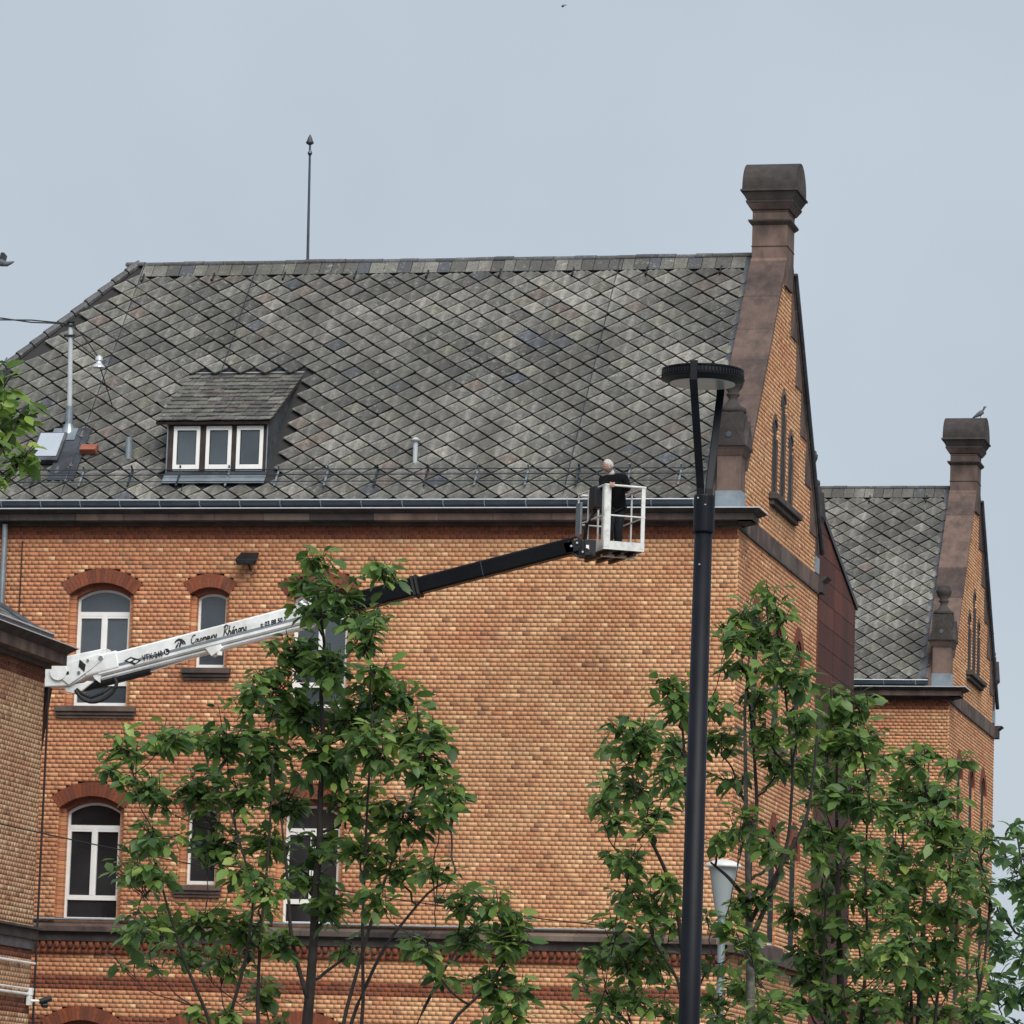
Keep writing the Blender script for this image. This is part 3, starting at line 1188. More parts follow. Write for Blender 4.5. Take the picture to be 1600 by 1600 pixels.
    while x > xs:
        q = MB()
        q.obox(roof_point(x, VMAX - .50, oy, .06), (.014, 0, 0), SLOPE_U * .13, SLOPE_N * .014)
        q.obox(roof_point(x, VMAX - .62, oy, .085), (.014, 0, 0), SLOPE_U * .014, SLOPE_N * .03)
        q.build('roof_hook', 'black_metal', roof)
        x -= 1.46
    # snow guard
    if main:
        sg = None
        for v in (.36, .55, .70):
            q = MB()
            q.tube([roof_point(xl + 1.2, v, oy, .13), roof_point(GX - .1, v, oy, .13)], .011, 6)
            if sg is None:
                sg = q.build('snow_guard', 'zinc_dark', roof)
            else:
                q.build('snow_guard', 'zinc_dark', roof)
        x = GX - .55
        while x > xl + 1.3:
            q = MB()
            q.obox(roof_point(x, .52, oy, .09), (.018, 0, 0), SLOPE_U * .24, SLOPE_N * .012)
            q.obox(roof_point(x, .74, oy, .12), (.014, 0, 0), SLOPE_U * .012, SLOPE_N * .08)
            q.build('snow_guard_bracket', rr.choice(('zinc_dark', 'zinc', 'zinc')), roof)
            x -= .96
    # rear and side walls, plain
    q = MB()
    q.box((xl + .01, oy + D - .25, 0), (-.02, oy + D - .012, 13.7))
    q.box((xl, oy + .012, 0), (xl + .25, oy + D - .012, 13.7))
    q.build('rear_wall', 'amber_wall', T)
    if not main:
        q = MB()
        q.box((xl, oy - .20, 5.70), (.18, oy + .02, 5.90))
        q.box((.0, oy - .2, 5.70), (.18, oy + D, 5.90))
        lg = q.build('ledge', 'sandstone', T)
        obox('ledge_moulding', (xl, oy - .10, 5.33), (.06, oy + .02, 5.698), 'terracotta', lg)
        return T, roof
    # ---- hip cap
    hv = VMAX
    q = None
    n = 22
    a0 = np.array([XR, oy + YR, ZR + .03])
    a1 = np.array([XR - YR, oy, ZE + .03])
    for k in range(n):
        s0, s1 = a0 + (a1 - a0) * k / n, a0 + (a1 - a0) * (k + .96) / n
        mb = MB()
        mb.tube([s0 + (0, 0, .0), s1 + (0, 0, .015)], [.075, .085], 8)
        o = mb.build('hip_cap', 'tile', roof)
        at = o.data.color_attributes.new('col', 'FLOAT_COLOR', 'POINT')
        at.data.foreach_set('color', list(np.tile(np.append(np.array((.10, .10, .11)) * rr.uniform(.7, 1.3), 1.), len(o.data.vertices))))
    # ---- string ledge over the ground floor
    q = MB()
    q.box((xl, -.10, 5.56), (.10, .02, 5.73))
    led = q.build('ledge', 'sandstone_dark', T)
    x = xl
    while x < .2:
        L = min(rr.uniform(.8, 1.3), .2 - x)
        if .2 - x - L < .3:
            L = .2 - x
        q = MB()
        q.hexa([(x + .002, -.20, 5.732), (x + L - .002, -.20, 5.732), (x + L - .002, .02, 5.732), (x + .002, .02, 5.732),
                (x + .002, -.21, 5.83), (x + L - .002, -.21, 5.83), (x + L - .002, .02, 5.90), (x + .002, .02, 5.90)])
        q.build('ledge_stone', rr.choice(('sandstone', 'sandstone_light', 'sandstone_dark')), led, bevel=.006)
        x += L
    q = MB()
    q.box((.021, -.2, 5.60), (.18, D, 5.88))
    q.build('ledge_stone', 'sandstone', led)
    q = MB()
    q.box((xl, -.022, 5.33), (0, .02, 5.558))
    q.build('ledge_bed', 'mortar', led)
    red = red_cols(400, 77)
    V, Fq, CC = [], [], []
    cnt = 0
    x = xl
    frl = Frame((0, 0, 0), (1, 0, 0), (0, -1, 0))
    B1, B2 = [], []
    while x < 0:
        B1.append((x + .006, min(x + HB, 0) - .006, 5.336, 5.425))
        B2.append((x + .02, min(x + HB, 0) - .03, 5.432, 5.553))
        x += HB
    for Bq, dd in ((B1, .05), (B2, .085)):
        Bq = np.array(Bq)
        v, f_, c_ = brick_arrays(frl, Bq, red_cols(len(Bq), 5), 4, dd, .08)
        link('dentil_course', poly_mesh('dentil_course', v.reshape(-1, 3), f_, c_.reshape(-1, 3)), 'brick', led, kind='stuff')
    q = MB()
    q.tube([(-13.2, -.05, 5.965), (-2, -.05, 5.955)], .022, 8)
    q.build('conduit', 'zinc', T)
    # downpipe at the left
    q = MB()
    q.tube([(-14.03, -.12, 13.36), (-14.03, -.10, 13.1), (-14.03, -.10, .2)], .055, 10)
    q.build('downpipe', 'zinc', T)
    q = MB()
    q.tube([(-13.70, -.03, 13.05), (-13.70, -.03, .2)], .012, 6)
    q.build('lightning_wire', 'black_metal', T)
    # ---- dormer
    X0, X1, YF = -11.05, -9.11, .40
    zb, zt = 14.10, 15.36
    mb = MB()
    mb.prism([(X0, YF + .03, zb), (X0, YF + .03, zt), (X0, 2.3, 16.52), (X0, 2.6, 16.6), (X0, 2.6, 14.8)], (X1 - X0, 0, 0))
    dm = mb.build('dormer', 'lead', T)
    fq = MB()
    for a, b2 in ((X0, -10.94), (-10.41, -10.30), (-9.79, -9.70), (-9.17, X1)):
        fq.box((a, YF - .03, 14.42), (b2, YF + .04, 15.30))
    fq.box((X0, YF - .035, 15.30), (X1, YF + .04, 15.42))
    fq.build('dormer_frame', 'dark_timber', dm)
    for a, b2 in ((-10.935, -10.415), (-10.295, -9.795), (-9.695, -9.175)):
        w = MB()
        z0, z1 = 14.44, 15.295
        w.box((a, YF - .05, z0), (a + .07, YF + .035, z1))
        w.box((b2 - .07, YF - .05, z0), (b2, YF + .035, z1))
        w.box((a + .07, YF - .05, z0), (b2 - .07, YF + .034, z0 + .12))
        w.box((a + .07, YF - .05, z1 - .08), (b2 - .07, YF + .034, z1))
        w.build('dormer_window', 'white_frame', dm, bevel=.006)
        w = MB()
        w.box((a + .07, YF - .02, z0 + .12), (b2 - .07, YF + .03, z1 - .08))
        w.build('dormer_pane', 'pane', dm)
        w = MB()
        for (p0, p1, r0, r1) in ((a + .07, a + .085, z0 + .12, z1 - .08), (b2 - .085, b2 - .07, z0 + .12, z1 - .08), (a + .085, b2 - .085, z0 + .12, z0 + .135), (a + .085, b2 - .085, z1 - .095, z1 - .08)):
            w.box((p0, YF - .026, r0), (p1, YF - .021, r1))
        w.build('dormer_gasket', 'rubber', dm)
    obox('dormer_apron', (X0 - .02, YF - .07, 14.22), (X1 + .02, YF + .03, 14.42), 'lead', dm)
    q = MB()
    q.obox(roof_point((X0 + X1) / 2, .50, 0, .07), ((X1 - X0) / 2 + .03, 0, 0), SLOPE_U * .12, SLOPE_N * .012)
    q.build('dormer_flashing', 'zinc', dm)
    for xx in (X0 - .012, X1 + .004):
        obox('dormer_corner', (xx, YF - .055, 14.2), (xx + .02, YF - .03, 15.36), 'zinc', dm)
    # dormer roof with small tiles
    A0, A1 = np.array([-11.26, YF - .16, 15.36]), np.array([-11.26, 2.36, 16.62])
    dv = A1 - A0
    dl = np.linalg.norm(dv)
    du = dv / dl
    dn = np.cross(np.array([1., 0, 0]), du)
    q = MB()
    q.obox((A0 + A1) / 2 + np.array([1.12, 0, -.03]), (1.12, 0, 0), du * dl / 2, dn * .025)
    dr = q.build('dormer_roof', 'dark_timber', T)
    r2 = random.Random(3)
    nrow = 12
    for i in range(nrow):
        x = -11.28 + (.12 if i % 2 else 0) - .1
        while x < -9.04:
            L = r2.uniform(.20, .27)
            x0_, x1_ = max(x, -11.28), min(x + L, -9.0)
            if x1_ - x0_ > .05:
                q = MB()
                c = A0 + du * (dl * (i + .5) / nrow + .0) + dn * (.028 + r2.uniform(0, .012))
                c[0] = (x0_ + x1_) / 2
                tilt = r2.uniform(-.02, .06)
                q.obox(c, np.array([(x1_ - x0_) / 2 - .004, 0, r2.uniform(-.006, .006)]), (du + dn * -.08 - dn * tilt) * (dl / nrow * .62), dn * .010)
                o = q.build('dormer_tile', 'tile', dr)
                tint = np.array(r2.choice(((.125, .122, .108), (.09, .088, .08), (.145, .14, .122), (.105, .088, .078), (.075, .074, .07), (.17, .165, .145)))) * r2.uniform(.8, 1.2)
                at = o.data.color_attributes.new('col', 'FLOAT_COLOR', 'POINT')
                at.data.foreach_set('color', list(np.tile(np.append(tint, 1.), 8)))
            x += L
    q = MB()
    q.tube([A1 + (0, 0, .05), A1 + (2.26, 0, .05)], .025, 8)
    q.build('dormer_ridge', 'zinc_bright', dr)
    # ---- roof window, vents
    q = MB()
    cs = roof_point(-13.57, 1.40, 0, .07)
    q.obox(cs, (.28, 0, 0), SLOPE_U * .40, SLOPE_N * .06)
    sk = q.build('skylight', 'lead', roof, bevel=.01)
    q = MB()
    q.obox(roof_point(-13.57, 1.43, 0, .135), (.235, 0, 0), SLOPE_U * .33, SLOPE_N * .008)
    q.build('skylight_pane', 'skylight_glass', roof)
    q = MB()
    q.obox(roof_point(-13.12, 1.25, 0, .03), (.26, 0, 0), SLOPE_U * .75, SLOPE_N * .03)
    q.build('lead_patch', 'lead', roof)
    q = MB()
    q.obox(roof_point(-12.74, 1.33, 0, .10), (.16, 0, 0), SLOPE_U * .10 - SLOPE_N * .02, SLOPE_N * .07)
    q.build('vent_tile', 'terracotta', roof, bevel=.01)
    q = MB()
    pb = roof_point(-11.93, 1.15, 0, 0)
    q.tube([pb, pb + (0, -.02, .42)], .07, 12)
    q.build('vent_pipe', 'zinc', roof)
    q = MB()
    pb = roof_point(-6.29, 1.0, 0, 0)
    q.tube([pb, pb + (0, 0, .42)], .045, 10)
    q.lathe(pb + np.array([0, 0, .42]), [(.09, 0), (.10, .02), (.02, .07)], 12)
    q.build('vent_pipe', 'pvc_grey', roof)
    # lightning conductor lines lying on the tiles
    for (xa, xb) in ((-13.0, -12.98), (-10.65, -10.63), (-3.3, -3.28)):
        q = MB()
        q.tube([roof_point(xa, .1, 0, .06), roof_point(xb, VMAX - .1, 0, .06)], .008, 5)
        q.build('conductor_wire', 'zinc_dark', roof)
    return T, roof


pavilion(0., True)
pavilion(28.94, False)

# ------------------------------------------------------------------ rust-coloured metal link between the pavilions
LK = thing('metal_clad_link', 'rust-brown metal panelled link block between the two brick pavilions', 'building', (-.1, 8.95, 0))


def link_top(y):
    return 15.32 - (y - 9.0) * .275


q = MB()
q.prism([(-.16, 8.97, 0), (-.16, 14.47, 0), (-.16, link_top(14.47) - .05, ) if False else (-.16, 14.47, link_top(14.47) - .05), (-.16, 8.97, link_top(8.97) - .05)], (-6, 0, 0))
lw = q.build('link_wall', 'black_metal', LK)
ycols = [8.97, 11.6, 14.49]
PH = .455
for c in range(2):
    z = 13.30 + PH * 5
    while z > .05:
        z0, z1 = z - PH, z
        y0, y1 = ycols[c] + .012, ycols[c + 1] - .012
        t0, t1 = link_top(y0) - .03, link_top(y1) - .03
        z0 = max(z0, 0)
        top_ = z1 - .012
        pl = [(y0, z0), (y1, z0)] if t1 > z0 else [(y0, z0), (min(y1, 9.0 + (15.29 - z0) / .275), z0)]
        if t0 > z0 + .03:
            if t1 > z0:
                pl.append((y1, min(top_, t1)))
            yk = 9.0 + (15.29 - top_) / .275
            if y0 < yk < y1:
                pl.append((yk, top_))
            pl.append((y0, min(top_, t0)))
            MB().prism([(-.10, a, b2) for a, b2 in pl], (-.04, 0, 0)).build('metal_panel', 'corten', lw)
        z -= PH
q = MB()
q.prism([(-.06, 8.97, link_top(8.97)), (-.06, 14.56, link_top(14.56)), (-.06, 14.56, link_top(14.56) - .12), (-.06, 8.97, link_top(8.97) - .12)], (-6.2, 0, 0))
q.build('link_roof_edge', 'black_metal', LK)
MB().tube([(-.04, 9.06, 0), (-.04, 9.06, 15.2)], .045, 8).build('downpipe', 'corten', LK)

# ------------------------------------------------------------------ annex at the left
XA, YA = -10.33, -8.0
AN = thing('brick_annex', 'weathered yellow brick annex wall with slate roof edge and white pipes', 'building', (XA, YA, 0))
af = Frame((XA, 0, 0), (0, 1, 0), (1, 0, 0))
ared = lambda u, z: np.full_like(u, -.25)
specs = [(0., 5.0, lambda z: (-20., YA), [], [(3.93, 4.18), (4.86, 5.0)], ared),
         (5.33, 9.47, lambda z: (-20., YA), [], [], ared),
         (9.47, 9.72, lambda z: (-20., YA), [], [(9, 10)], ared)]
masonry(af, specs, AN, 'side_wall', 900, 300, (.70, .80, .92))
q = MB()
q.box((XA - 8, -20, 0), (XA - .012, YA - .002, 9.9))
q.build('annex_body', 'amber_wall', AN)
rr = random.Random(5)
q = MB()
q.box((XA - 7.9, -20, 9.722), (XA + .08, YA + .08, 9.80))
ac = q.build('annex_cornice', 'sandstone_dark', AN)
y = -20.
while y < YA + .27:
    L = min(rr.uniform(.8, 1.2), YA + .28 - y)
    if YA + .28 - y - L < .3:
        L = YA + .28 - y
    MB().box((XA - .5, y + .002, 9.802), (XA + .28, y + L - .002, 9.99)).build('cornice_stone', 'sandstone', ac, bevel=.008)
    y += L
q = MB()
q.hexa([(XA - 7, -20, 9.992), (XA + .28, -20, 9.992), (XA + .28, YA + .28, 9.992), (XA - 7, YA + .28, 9.992),
        (XA - 7, -20, 10.10), (XA + .42, -20, 10.10), (XA + .42, YA + .42, 10.10), (XA - 7, YA + .42, 10.10)])
q.build('cornice_moulding', 'sandstone_dark', ac)
MB().box((XA - 7, -20, 10.102), (XA + .435, YA + .435, 10.118)).build('drip_edge', 'zinc_bright', ac)
q = MB()
prf = [(XA + .14 + .10 * math.cos(a), -20., 10.26 + .10 * math.sin(a)) for a in np.linspace(pi, 2 * pi, 9)]
q.prism(prf, (0, 20 + YA - .32, 0))
ag = q.build('annex_gutter', 'zinc_dark', AN)
MB().tube([(XA + .245, -20, 10.265), (XA + .245, YA - .32, 10.265)], .012, 6).build('gutter_bead', 'zinc_bright', ag)
q = MB()
e = XA + .05
q.add([(e, -20, 10.25), (e, YA - .55, 10.25), (e - 4, YA - 4.55, 13.0), (e - 4, -20, 13.0), (e - 8, YA - .55, 10.25), (e - 8, -20, 10.25)],
      [(0, 1, 2, 3), (1, 4, 2), (5, 3, 2, 4)])
ar = q.build('annex_roof', 'tile_bed', AN)
ns_ = np.cross(np.array([0, 1., 0]), np.array([-4, 0, 2.75]))
ns_ = ns_ / np.linalg.norm(ns_)
if ns_[2] < 0:
    ns_ = -ns_
su = np.array([-4, 0, 2.75]) / math.hypot(4, 2.75)
for i in range(6):
    s0 = .02 + i * .21
    y = YA - .62 - s0 * .82 - (.16 if i % 2 else 0)
    while y > -12.8:
        o = MB().obox(np.array([e, y - .14, 10.25]) + su * (s0 + .12) + ns_ * .02, (0, .145, 0), su * .125 + ns_ * -.006, ns_ * .009).build('roof_slate', 'tile', ar)
        at = o.data.color_attributes.new('col', 'FLOAT_COLOR', 'POINT')
        at.data.foreach_set('color', list(np.tile(np.append(np.array((.12, .12, .125)) * rr.uniform(.6, 1.5), 1.), 8)))
        y -= .30
for k in range(7):
    p0 = np.array([e, YA - .55, 10.27]) + np.array([-4, -4, 2.75]) * k * .05
    o = MB().tube([p0, p0 + np.array([-4, -4, 2.75]) * .048], [.09, .075], 8).build('hip_cap', 'lead', ar)
# ledge and red dentils
q = MB()
q.box((XA - .3, -20, 5.16), (XA + .08, YA + .08, 5.33))
al = q.build('annex_ledge', 'sandstone_dark', AN, bevel=.01)
MB().box((XA - .3, -20, 5.331), (XA + .14, YA + .14, 5.37)).build('ledge_slab', 'sandstone_dark', al)
MB().box((XA - .3, -20, 5.0), (XA + .035, YA + .03, 5.159)).build('ledge_moulding', 'lead', al)
for (z, r_, yb) in ((4.77, .022, YA + .05), (4.34, .018, YA + .02), (4.255, .024, YA - .25)):
    MB().tube([(XA + .05, -20, z), (XA + .05, yb, z)], r_, 8).build('white_pipe', 'white_enamel', AN)
MB().tube([(XA + .06, YA + .04, 9.4), (XA + .06, YA + .05, .1)], .02, 8).build('downpipe', 'black_metal', AN)

cctv = thing('security_camera', 'small dark security camera on a white bracket at the annex corner', 'camera', (XA, YA - .2, 4.1))
q = MB()
q.box((XA + .03, YA - .26, 4.07), (XA + .10, YA - .16, 4.23))
q.box((XA + .03, YA - .22, 4.24), (XA + .11, YA - .14, 4.36))
q.tube([(XA + .08, YA - .2, 4.15), (XA + .22, YA - .1, 4.15)], .02, 8)
q.build('bracket', 'white_enamel', cctv)
q = MB()
q.tube([(XA + .22, YA - .12, 4.14), (XA + .36, YA + .02, 4.20)], [.045, .05], 12)
cb = q.build('camera_body', 'black_metal', cctv)
MB().tube([(XA + .24, YA - .06, 4.08), (XA + .31, YA + .0, 4.09)], [.04, .05], 12).build('camera_lens', 'black_metal', cb)

# ------------------------------------------------------------------ floodlight on the facade
fl = thing('floodlight', 'black wall floodlight tilted down on the brick facade beside the narrow window', 'floodlight', (-9.2, 0, 12.6))
q = MB()
q.hexa([(-9.38, -.34, 12.56), (-9.03, -.34, 12.56), (-9.03, -.18, 12.66), (-9.38, -.18, 12.66),
        (-9.42, -.36, 12.66), (-8.98, -.36, 12.66), (-9.02, -.10, 12.83), (-9.38, -.10, 12.83)])
fb = q.build('housing', 'black_metal', fl, bevel=.015)
MB().hexa([(-9.36, -.362, 12.58), (-9.05, -.362, 12.58), (-9.05, -.355, 12.575), (-9.36, -.355, 12.575),
           (-9.38, -.375, 12.65), (-9.02, -.375, 12.65), (-9.02, -.365, 12.65), (-9.38, -.365, 12.65)]).build('lens', 'pane_dark', fb)
q = MB()
q.tube([(-9.2, -.2, 12.62), (-9.2, -.08, 12.52), (-9.2, -.004, 12.52)], .02, 8)
q.tube([(-9.2, -.05, 12.50), (-9.12, -.02, 12.44)], .008, 6)
q.build('bracket', 'black_metal', fl)

# ------------------------------------------------------------------ lightning rod on the ridge
lr = thing('lightning_rod', 'thin dark lightning rod with pointed bulb tip on the ridge', 'lightning rod', (-9.63, YR, ZR))
MB().tube([(-9.63, YR, ZR - .1), (-9.68, YR, 21.68)], [.03, .022], 8).build('rod', 'zinc_dark', lr)
MB().lathe((-9.685, YR, 21.66), [(.02, 0), (.05, .015), (.085, .045), (.06, .085), (.045, .14), (.02, .19), (.004, .22)], 14).build('tip', 'lead', lr, True)
MB().lathe((-9.675, YR, 21.44), [(.022, 0), (.05, .05), (.022, .12)], 8).build('collar', 'zinc_dark', lr)

# ------------------------------------------------------------------ electricity mast on the roof
mb0 = roof_point(-13.33, 1.95, 0, 0)
mt = onY(113, 506, mb0[1])
em = thing('service_mast', 'grey steel service mast with cable fittings on the tiled roof', 'mast', mb0)
MB().tube([mb0 - (0, 0, .2), mb0 + (0, 0, .5)], .075, 12).build('sleeve', 'zinc', em)
mtop = np.array([mb0[0] - .06, mb0[1], mt[2]])
MB().tube([mb0 + (0, 0, .4), mtop], [.05, .045], 12).build('pole', 'pvc_grey', em)
MB().lathe(mtop, [(.05, 0), (.075, .02), (.075, .05), (.02, .10)], 12).build('cap', 'black_metal', em)
q = MB()
q.obox(roof_point(-13.36, 1.80, 0, .06), (.24, 0, 0), SLOPE_U * .17, SLOPE_N * .02)
q.lathe(mb0 - (0, 0, .05), [(.16, 0), (.12, .12), (.08, .2)], 14)
q.build('flashing', 'zinc', em)
for k, z in enumerate((.08, -.12)):
    MB().obox(mtop + (.0, -.04, z - .12), (.11, 0, 0), (0, .02, 0), (0, 0, .02)).build('crossarm', 'black_metal', em)
il = atd(155, 560, np.dot(mb0 - CAM, _fw) - .3)
q = MB()
q.tube([mtop + (.08, 0, -.05), (mtop + il) / 2 + (0, 0, .05), il], .012, 6)
q.tube([mtop + (.05, 0, -.3), mtop + (.22, 0, -.42), il + (-.03, 0, -.02)], .010, 6)
q.build('stay_cable', 'black_metal', em)
lp = MB()
lp.lathe(il + (0, 0, -.18), [(.13, 0), (.12, .02), (.06, .08), (.05, .12), (.075, .14), (.07, .20), (.02, .24)], 14)
lp.build('insulator', 'zinc_bright', em)
MB().tube([il + (0, 0, -.1), roof_point(il[0] + .05, 1.9 + .75, 0, .02)], .012, 6).build('insulator_stem', 'zinc_dark', em)
cb_ = thing('overhead_cable', 'black twin overhead cable leading off from the roof mast into the sky', 'cable', mtop)
for k in range(2):
    pts = []
    end = np.array([-40., -12., mtop[2] + 3.0])
    for s_ in np.linspace(0, 1, 40):
        p = mtop + (end - mtop) * s_ + np.array([0, 0, -3.0 * s_ * (1 - s_) * 1.1 + .03 * math.sin(s_ * 90 + k * pi)])
        pts.append(p)
    MB().tube(pts, .014, 6).build('cable', 'black_metal', cb_)
w0, w1 = atd(-160, 1250, 68), onY(1000, 1452, -.02)
pts = [w0 + (w1 - w0) * s_ + np.array([0, 0, -.9 * s_ * (1 - s_)]) for s_ in np.linspace(0, 1, 30)]
tw = MB().tube(pts, .011, 5).build('telephone_wire', 'black_metal')
tag(tw, 'thin dark wire sagging across the lower brick facade and annex', 'wire')

# ------------------------------------------------------------------ aerial work platform
BY = -3.3
LIFT = thing('boom_lift', 'white and black telescopic boom lift reaching across the brick facade', 'boom lift', (-12.2, BY, 0))
E0, E1 = onY(112, 1056, BY), onY(897, 853, BY)
ax = (E1 - E0) / np.linalg.norm(E1 - E0)
bx = np.array([-ax[2], 0, ax[0]])
LB = np.linalg.norm(E1 - E0)


def bl(px, py, d=0.):
    return onY(px, py, BY - d)


def pxprism(pts, d0, d1):
    base = [onY(x, y, BY) for x, y in pts]
    return MB().prism([p + np.array([0, -d0, 0]) for p in base], (0, -(d1 - d0), 0))


def spline(P, n=6):
    P = [np.asarray(p, float) for p in P]
    P = [2 * P[0] - P[1]] + P + [2 * P[-1] - P[-2]]
    o = []
    for i in range(1, len(P) - 2):
        for t_ in np.linspace(0, 1, n, endpoint=False):
            a, b2, c, d = P[i - 1:i + 3]
            o.append(.5 * (2 * b2 + (c - a) * t_ + (2 * a - 5 * b2 + 4 * c - d) * t_ ** 2 + (-a + 3 * b2 - 3 * c + d) * t_ ** 3))
    return o + [P[-2]]


# knuckle
kn = pxprism([(72, 1045), (97, 1029), (170, 1014), (166, 1036), (150, 1052), (114, 1073), (70, 1075)], -.17, .17).build('knuckle', 'white_enamel', LIFT, bevel=.02)
pxprism([(97, 1042), (160, 1024), (168, 1030), (150, 1046), (113, 1072), (98, 1060)], .17, .20).build('side_plate', 'white_enamel', kn, bevel=.008)
pxprism([(104, 1072), (150, 1066), (124, 1086), (106, 1082)], -.12, .12).build('link_plate', 'white_enamel', kn, bevel=.01)
q = MB()
c = bl(97, 1051)
q.tube([c + (0, -.215, 0), c + (0, .2, 0)], .16, 24)
q.build('pivot_drum', 'white_enamel', kn)
q = MB()
c = bl(109, 1054)
q.obox(c + (0, -.206, 0), ax * .055, (0, .006, 0), bx * .025)
q.build('slot', 'print_black', kn)
q = MB()
c = bl(134, 1042)
q.prism([c + (0, -.206, 0) + ax * a + bx * b2 for a, b2 in ((-.07, .0), (-.02, .12), (.07, .0), (.02, -.12))], (0, -.004, 0))
q.build('hazard_diamond', 'print_black', kn)
for px_, py_, s_ in ((129, 1053, .03), (143, 1034, .025), (163, 1030, .04)):
    c = bl(px_, py_)
    MB().tube([c + (0, -.222, 0), c + (0, -.19, 0)], s_, 10).build('bolt', 'zinc', kn)
# outer boom
S0, S1 = .55, np.linalg.norm(bl(487, 958) - E0)
sec = [(-.20, .13), (.17, .13), (.19, .10), (.19, -.10), (.17, -.13), (-.13, -.13), (-.20, -.09), (-.20, .09)]


def beam(s0, s1, hb, ht, dh, off=0.):
    """bevelled box beam: hb/ht below/above the axis, dh half depth"""
    c = .03
    prof = [(-hb, -dh + c), (-hb + c, -dh), (ht - c, -dh), (ht, -dh + c), (ht, dh - c), (ht - c, dh), (-hb + c, dh), (-hb, dh - c)]
    base = E0 + ax * s0
    return MB().prism([base + bx * (b_ + off) + np.array([0, d_, 0]) for b_, d_ in prof], ax * (s1 - s0))


ob = beam(S0, S1, .16, .19, .17).build('outer_boom', 'white_enamel', LIFT)
beam(S0 + .02, S1 - .01, .235, -.155, .12).build('boom_rail', 'white_enamel', ob)
beam(S0 + .1, S1, .06, -.045, .176).build('boom_seam', 'zinc', ob)
beam(S1 - .10, S1, .19, .22, .20).build('boom_collar', 'white_enamel', ob)
beam(.30, .95, .12, .22, .185).build('boom_root', 'white_enamel', ob, bevel=.02)
# black telescoping sections
ib = beam(S1 - .3, LB - .0, .145, .145, .13, .0).build('inner_boom', 'black_boom', LIFT)
beam(S1 - .2, S1 + 1.95, .165, .165, .15, .0).build('second_boom', 'black_boom', LIFT)
for s_ in (S1 + 1.93, S1 + 2.0):
    beam(s_ - .02, s_ + .025, .19, .19, .17).build('boom_band', 'rubber', ib)
beam(S1 + 3.2, S1 + 3.215, .15, .15, .134).build('boom_band', 'zinc_dark', ib)
# lifting cylinder under the boom
q = MB()
q.tube([bl(126, 1076), bl(235, 1048)], .075, 12)
cyl = q.build('lift_cylinder', 'black_metal', LIFT)
MB().tube([bl(232, 1049), bl(330, 1017)], .03, 10).build('cylinder_rod', 'chrome', cyl)
pxprism([(323, 1013), (347, 1006), (352, 1014), (343, 1021), (334, 1027)], -.08, .155).build('rod_bracket', 'white_enamel', ob, bevel=.01)
MB().tube([bl(343, 1018, .12), bl(343, 1024, .12)], .05, 10).build('rod_eye', 'white_enamel', ob)
pxprism([(160, 1068), (163, 1050), (147, 1040), (141, 1044), (152, 1062)], .10, .15).build('bracket_arm', 'white_enamel', kn)
q = MB()
q.tube(spline([bl(118, 1078, .15), bl(126, 1089, .15), bl(138, 1096, .15), bl(152, 1096, .15), bl(166, 1090, .15), bl(178, 1079, .15), bl(182, 1067, .15), bl(178, 1058, .15)]), .034, 10)
q.tube([bl(120, 1076, .1), bl(130, 1085, .1), bl(142, 1090, .1), bl(158, 1084, .1), bl(172, 1074, .1)], .03, 8)
q.build('hydraulic_hose', 'rubber', LIFT, True)
q = MB()
q.tube([bl(478, 948, .24), bl(470, 940, .24), bl(477, 935, .24), bl(487, 938, .24), bl(485, 950, .24)], .045, 8)
q.build('hose_guide', 'white_enamel', ob)
# lower arm, turret and carrier (behind the annex)
la0, la1 = bl(73, 1066), np.array([-12.9, BY, 2.3])
q = MB()
d_ = la1 - la0
d_ /= np.linalg.norm(d_)
n_ = np.array([-d_[2], 0, d_[0]])
q.obox((la0 + la1) / 2, d_ * np.linalg.norm(la1 - la0) / 2, (0, .11, 0), n_ * .085)
q.build('lower_boom', 'black_boom', LIFT)
q = MB()
q.lathe((-12.9, BY, 0), [(.5, 1.25), (.5, 1.5), (.34, 1.6), (.30, 2.5), (.2, 2.6)], 20)
q.build('turret', 'white_enamel', LIFT)
van = MB()
van.prism([(-15.9, BY - .95, .55), (-15.9, BY - .95, 1.25), (-11.2, BY - .95, 1.25), (-10.9, BY - .95, 2.2), (-9.7, BY - .95, 2.2), (-9.2, BY - .95, 1.5), (-8.7, BY - .95, 1.3), (-8.6, BY - .95, .55)], (0, 1.9, 0))
vb = van.build('carrier_body', 'white_enamel', LIFT, bevel=.05)
MB().prism([(-10.75, BY - .955, 1.55), (-10.6, BY - .955, 2.1), (-9.8, BY - .955, 2.1), (-9.4, BY - .955, 1.55)], (0, 1.91, 0)).build('cab_window', 'pane_dark', vb)
for xx in (-14.8, -9.8):
    for yy in (BY - .98, BY + .72):
        wh = MB().tube([(xx, yy, .36), (xx, yy + .26, .36)], .36, 22).build('wheel', 'rubber', LIFT)
        MB().tube([(xx, yy - .01, .36), (xx, yy + .27, .36)], .2, 16).build('rim', 'zinc', wh)

# lettering
ROTB = Matrix(((ax[0], bx[0], 0), (0, 0, -1), (ax[2], bx[2], 0))).to_4x4()


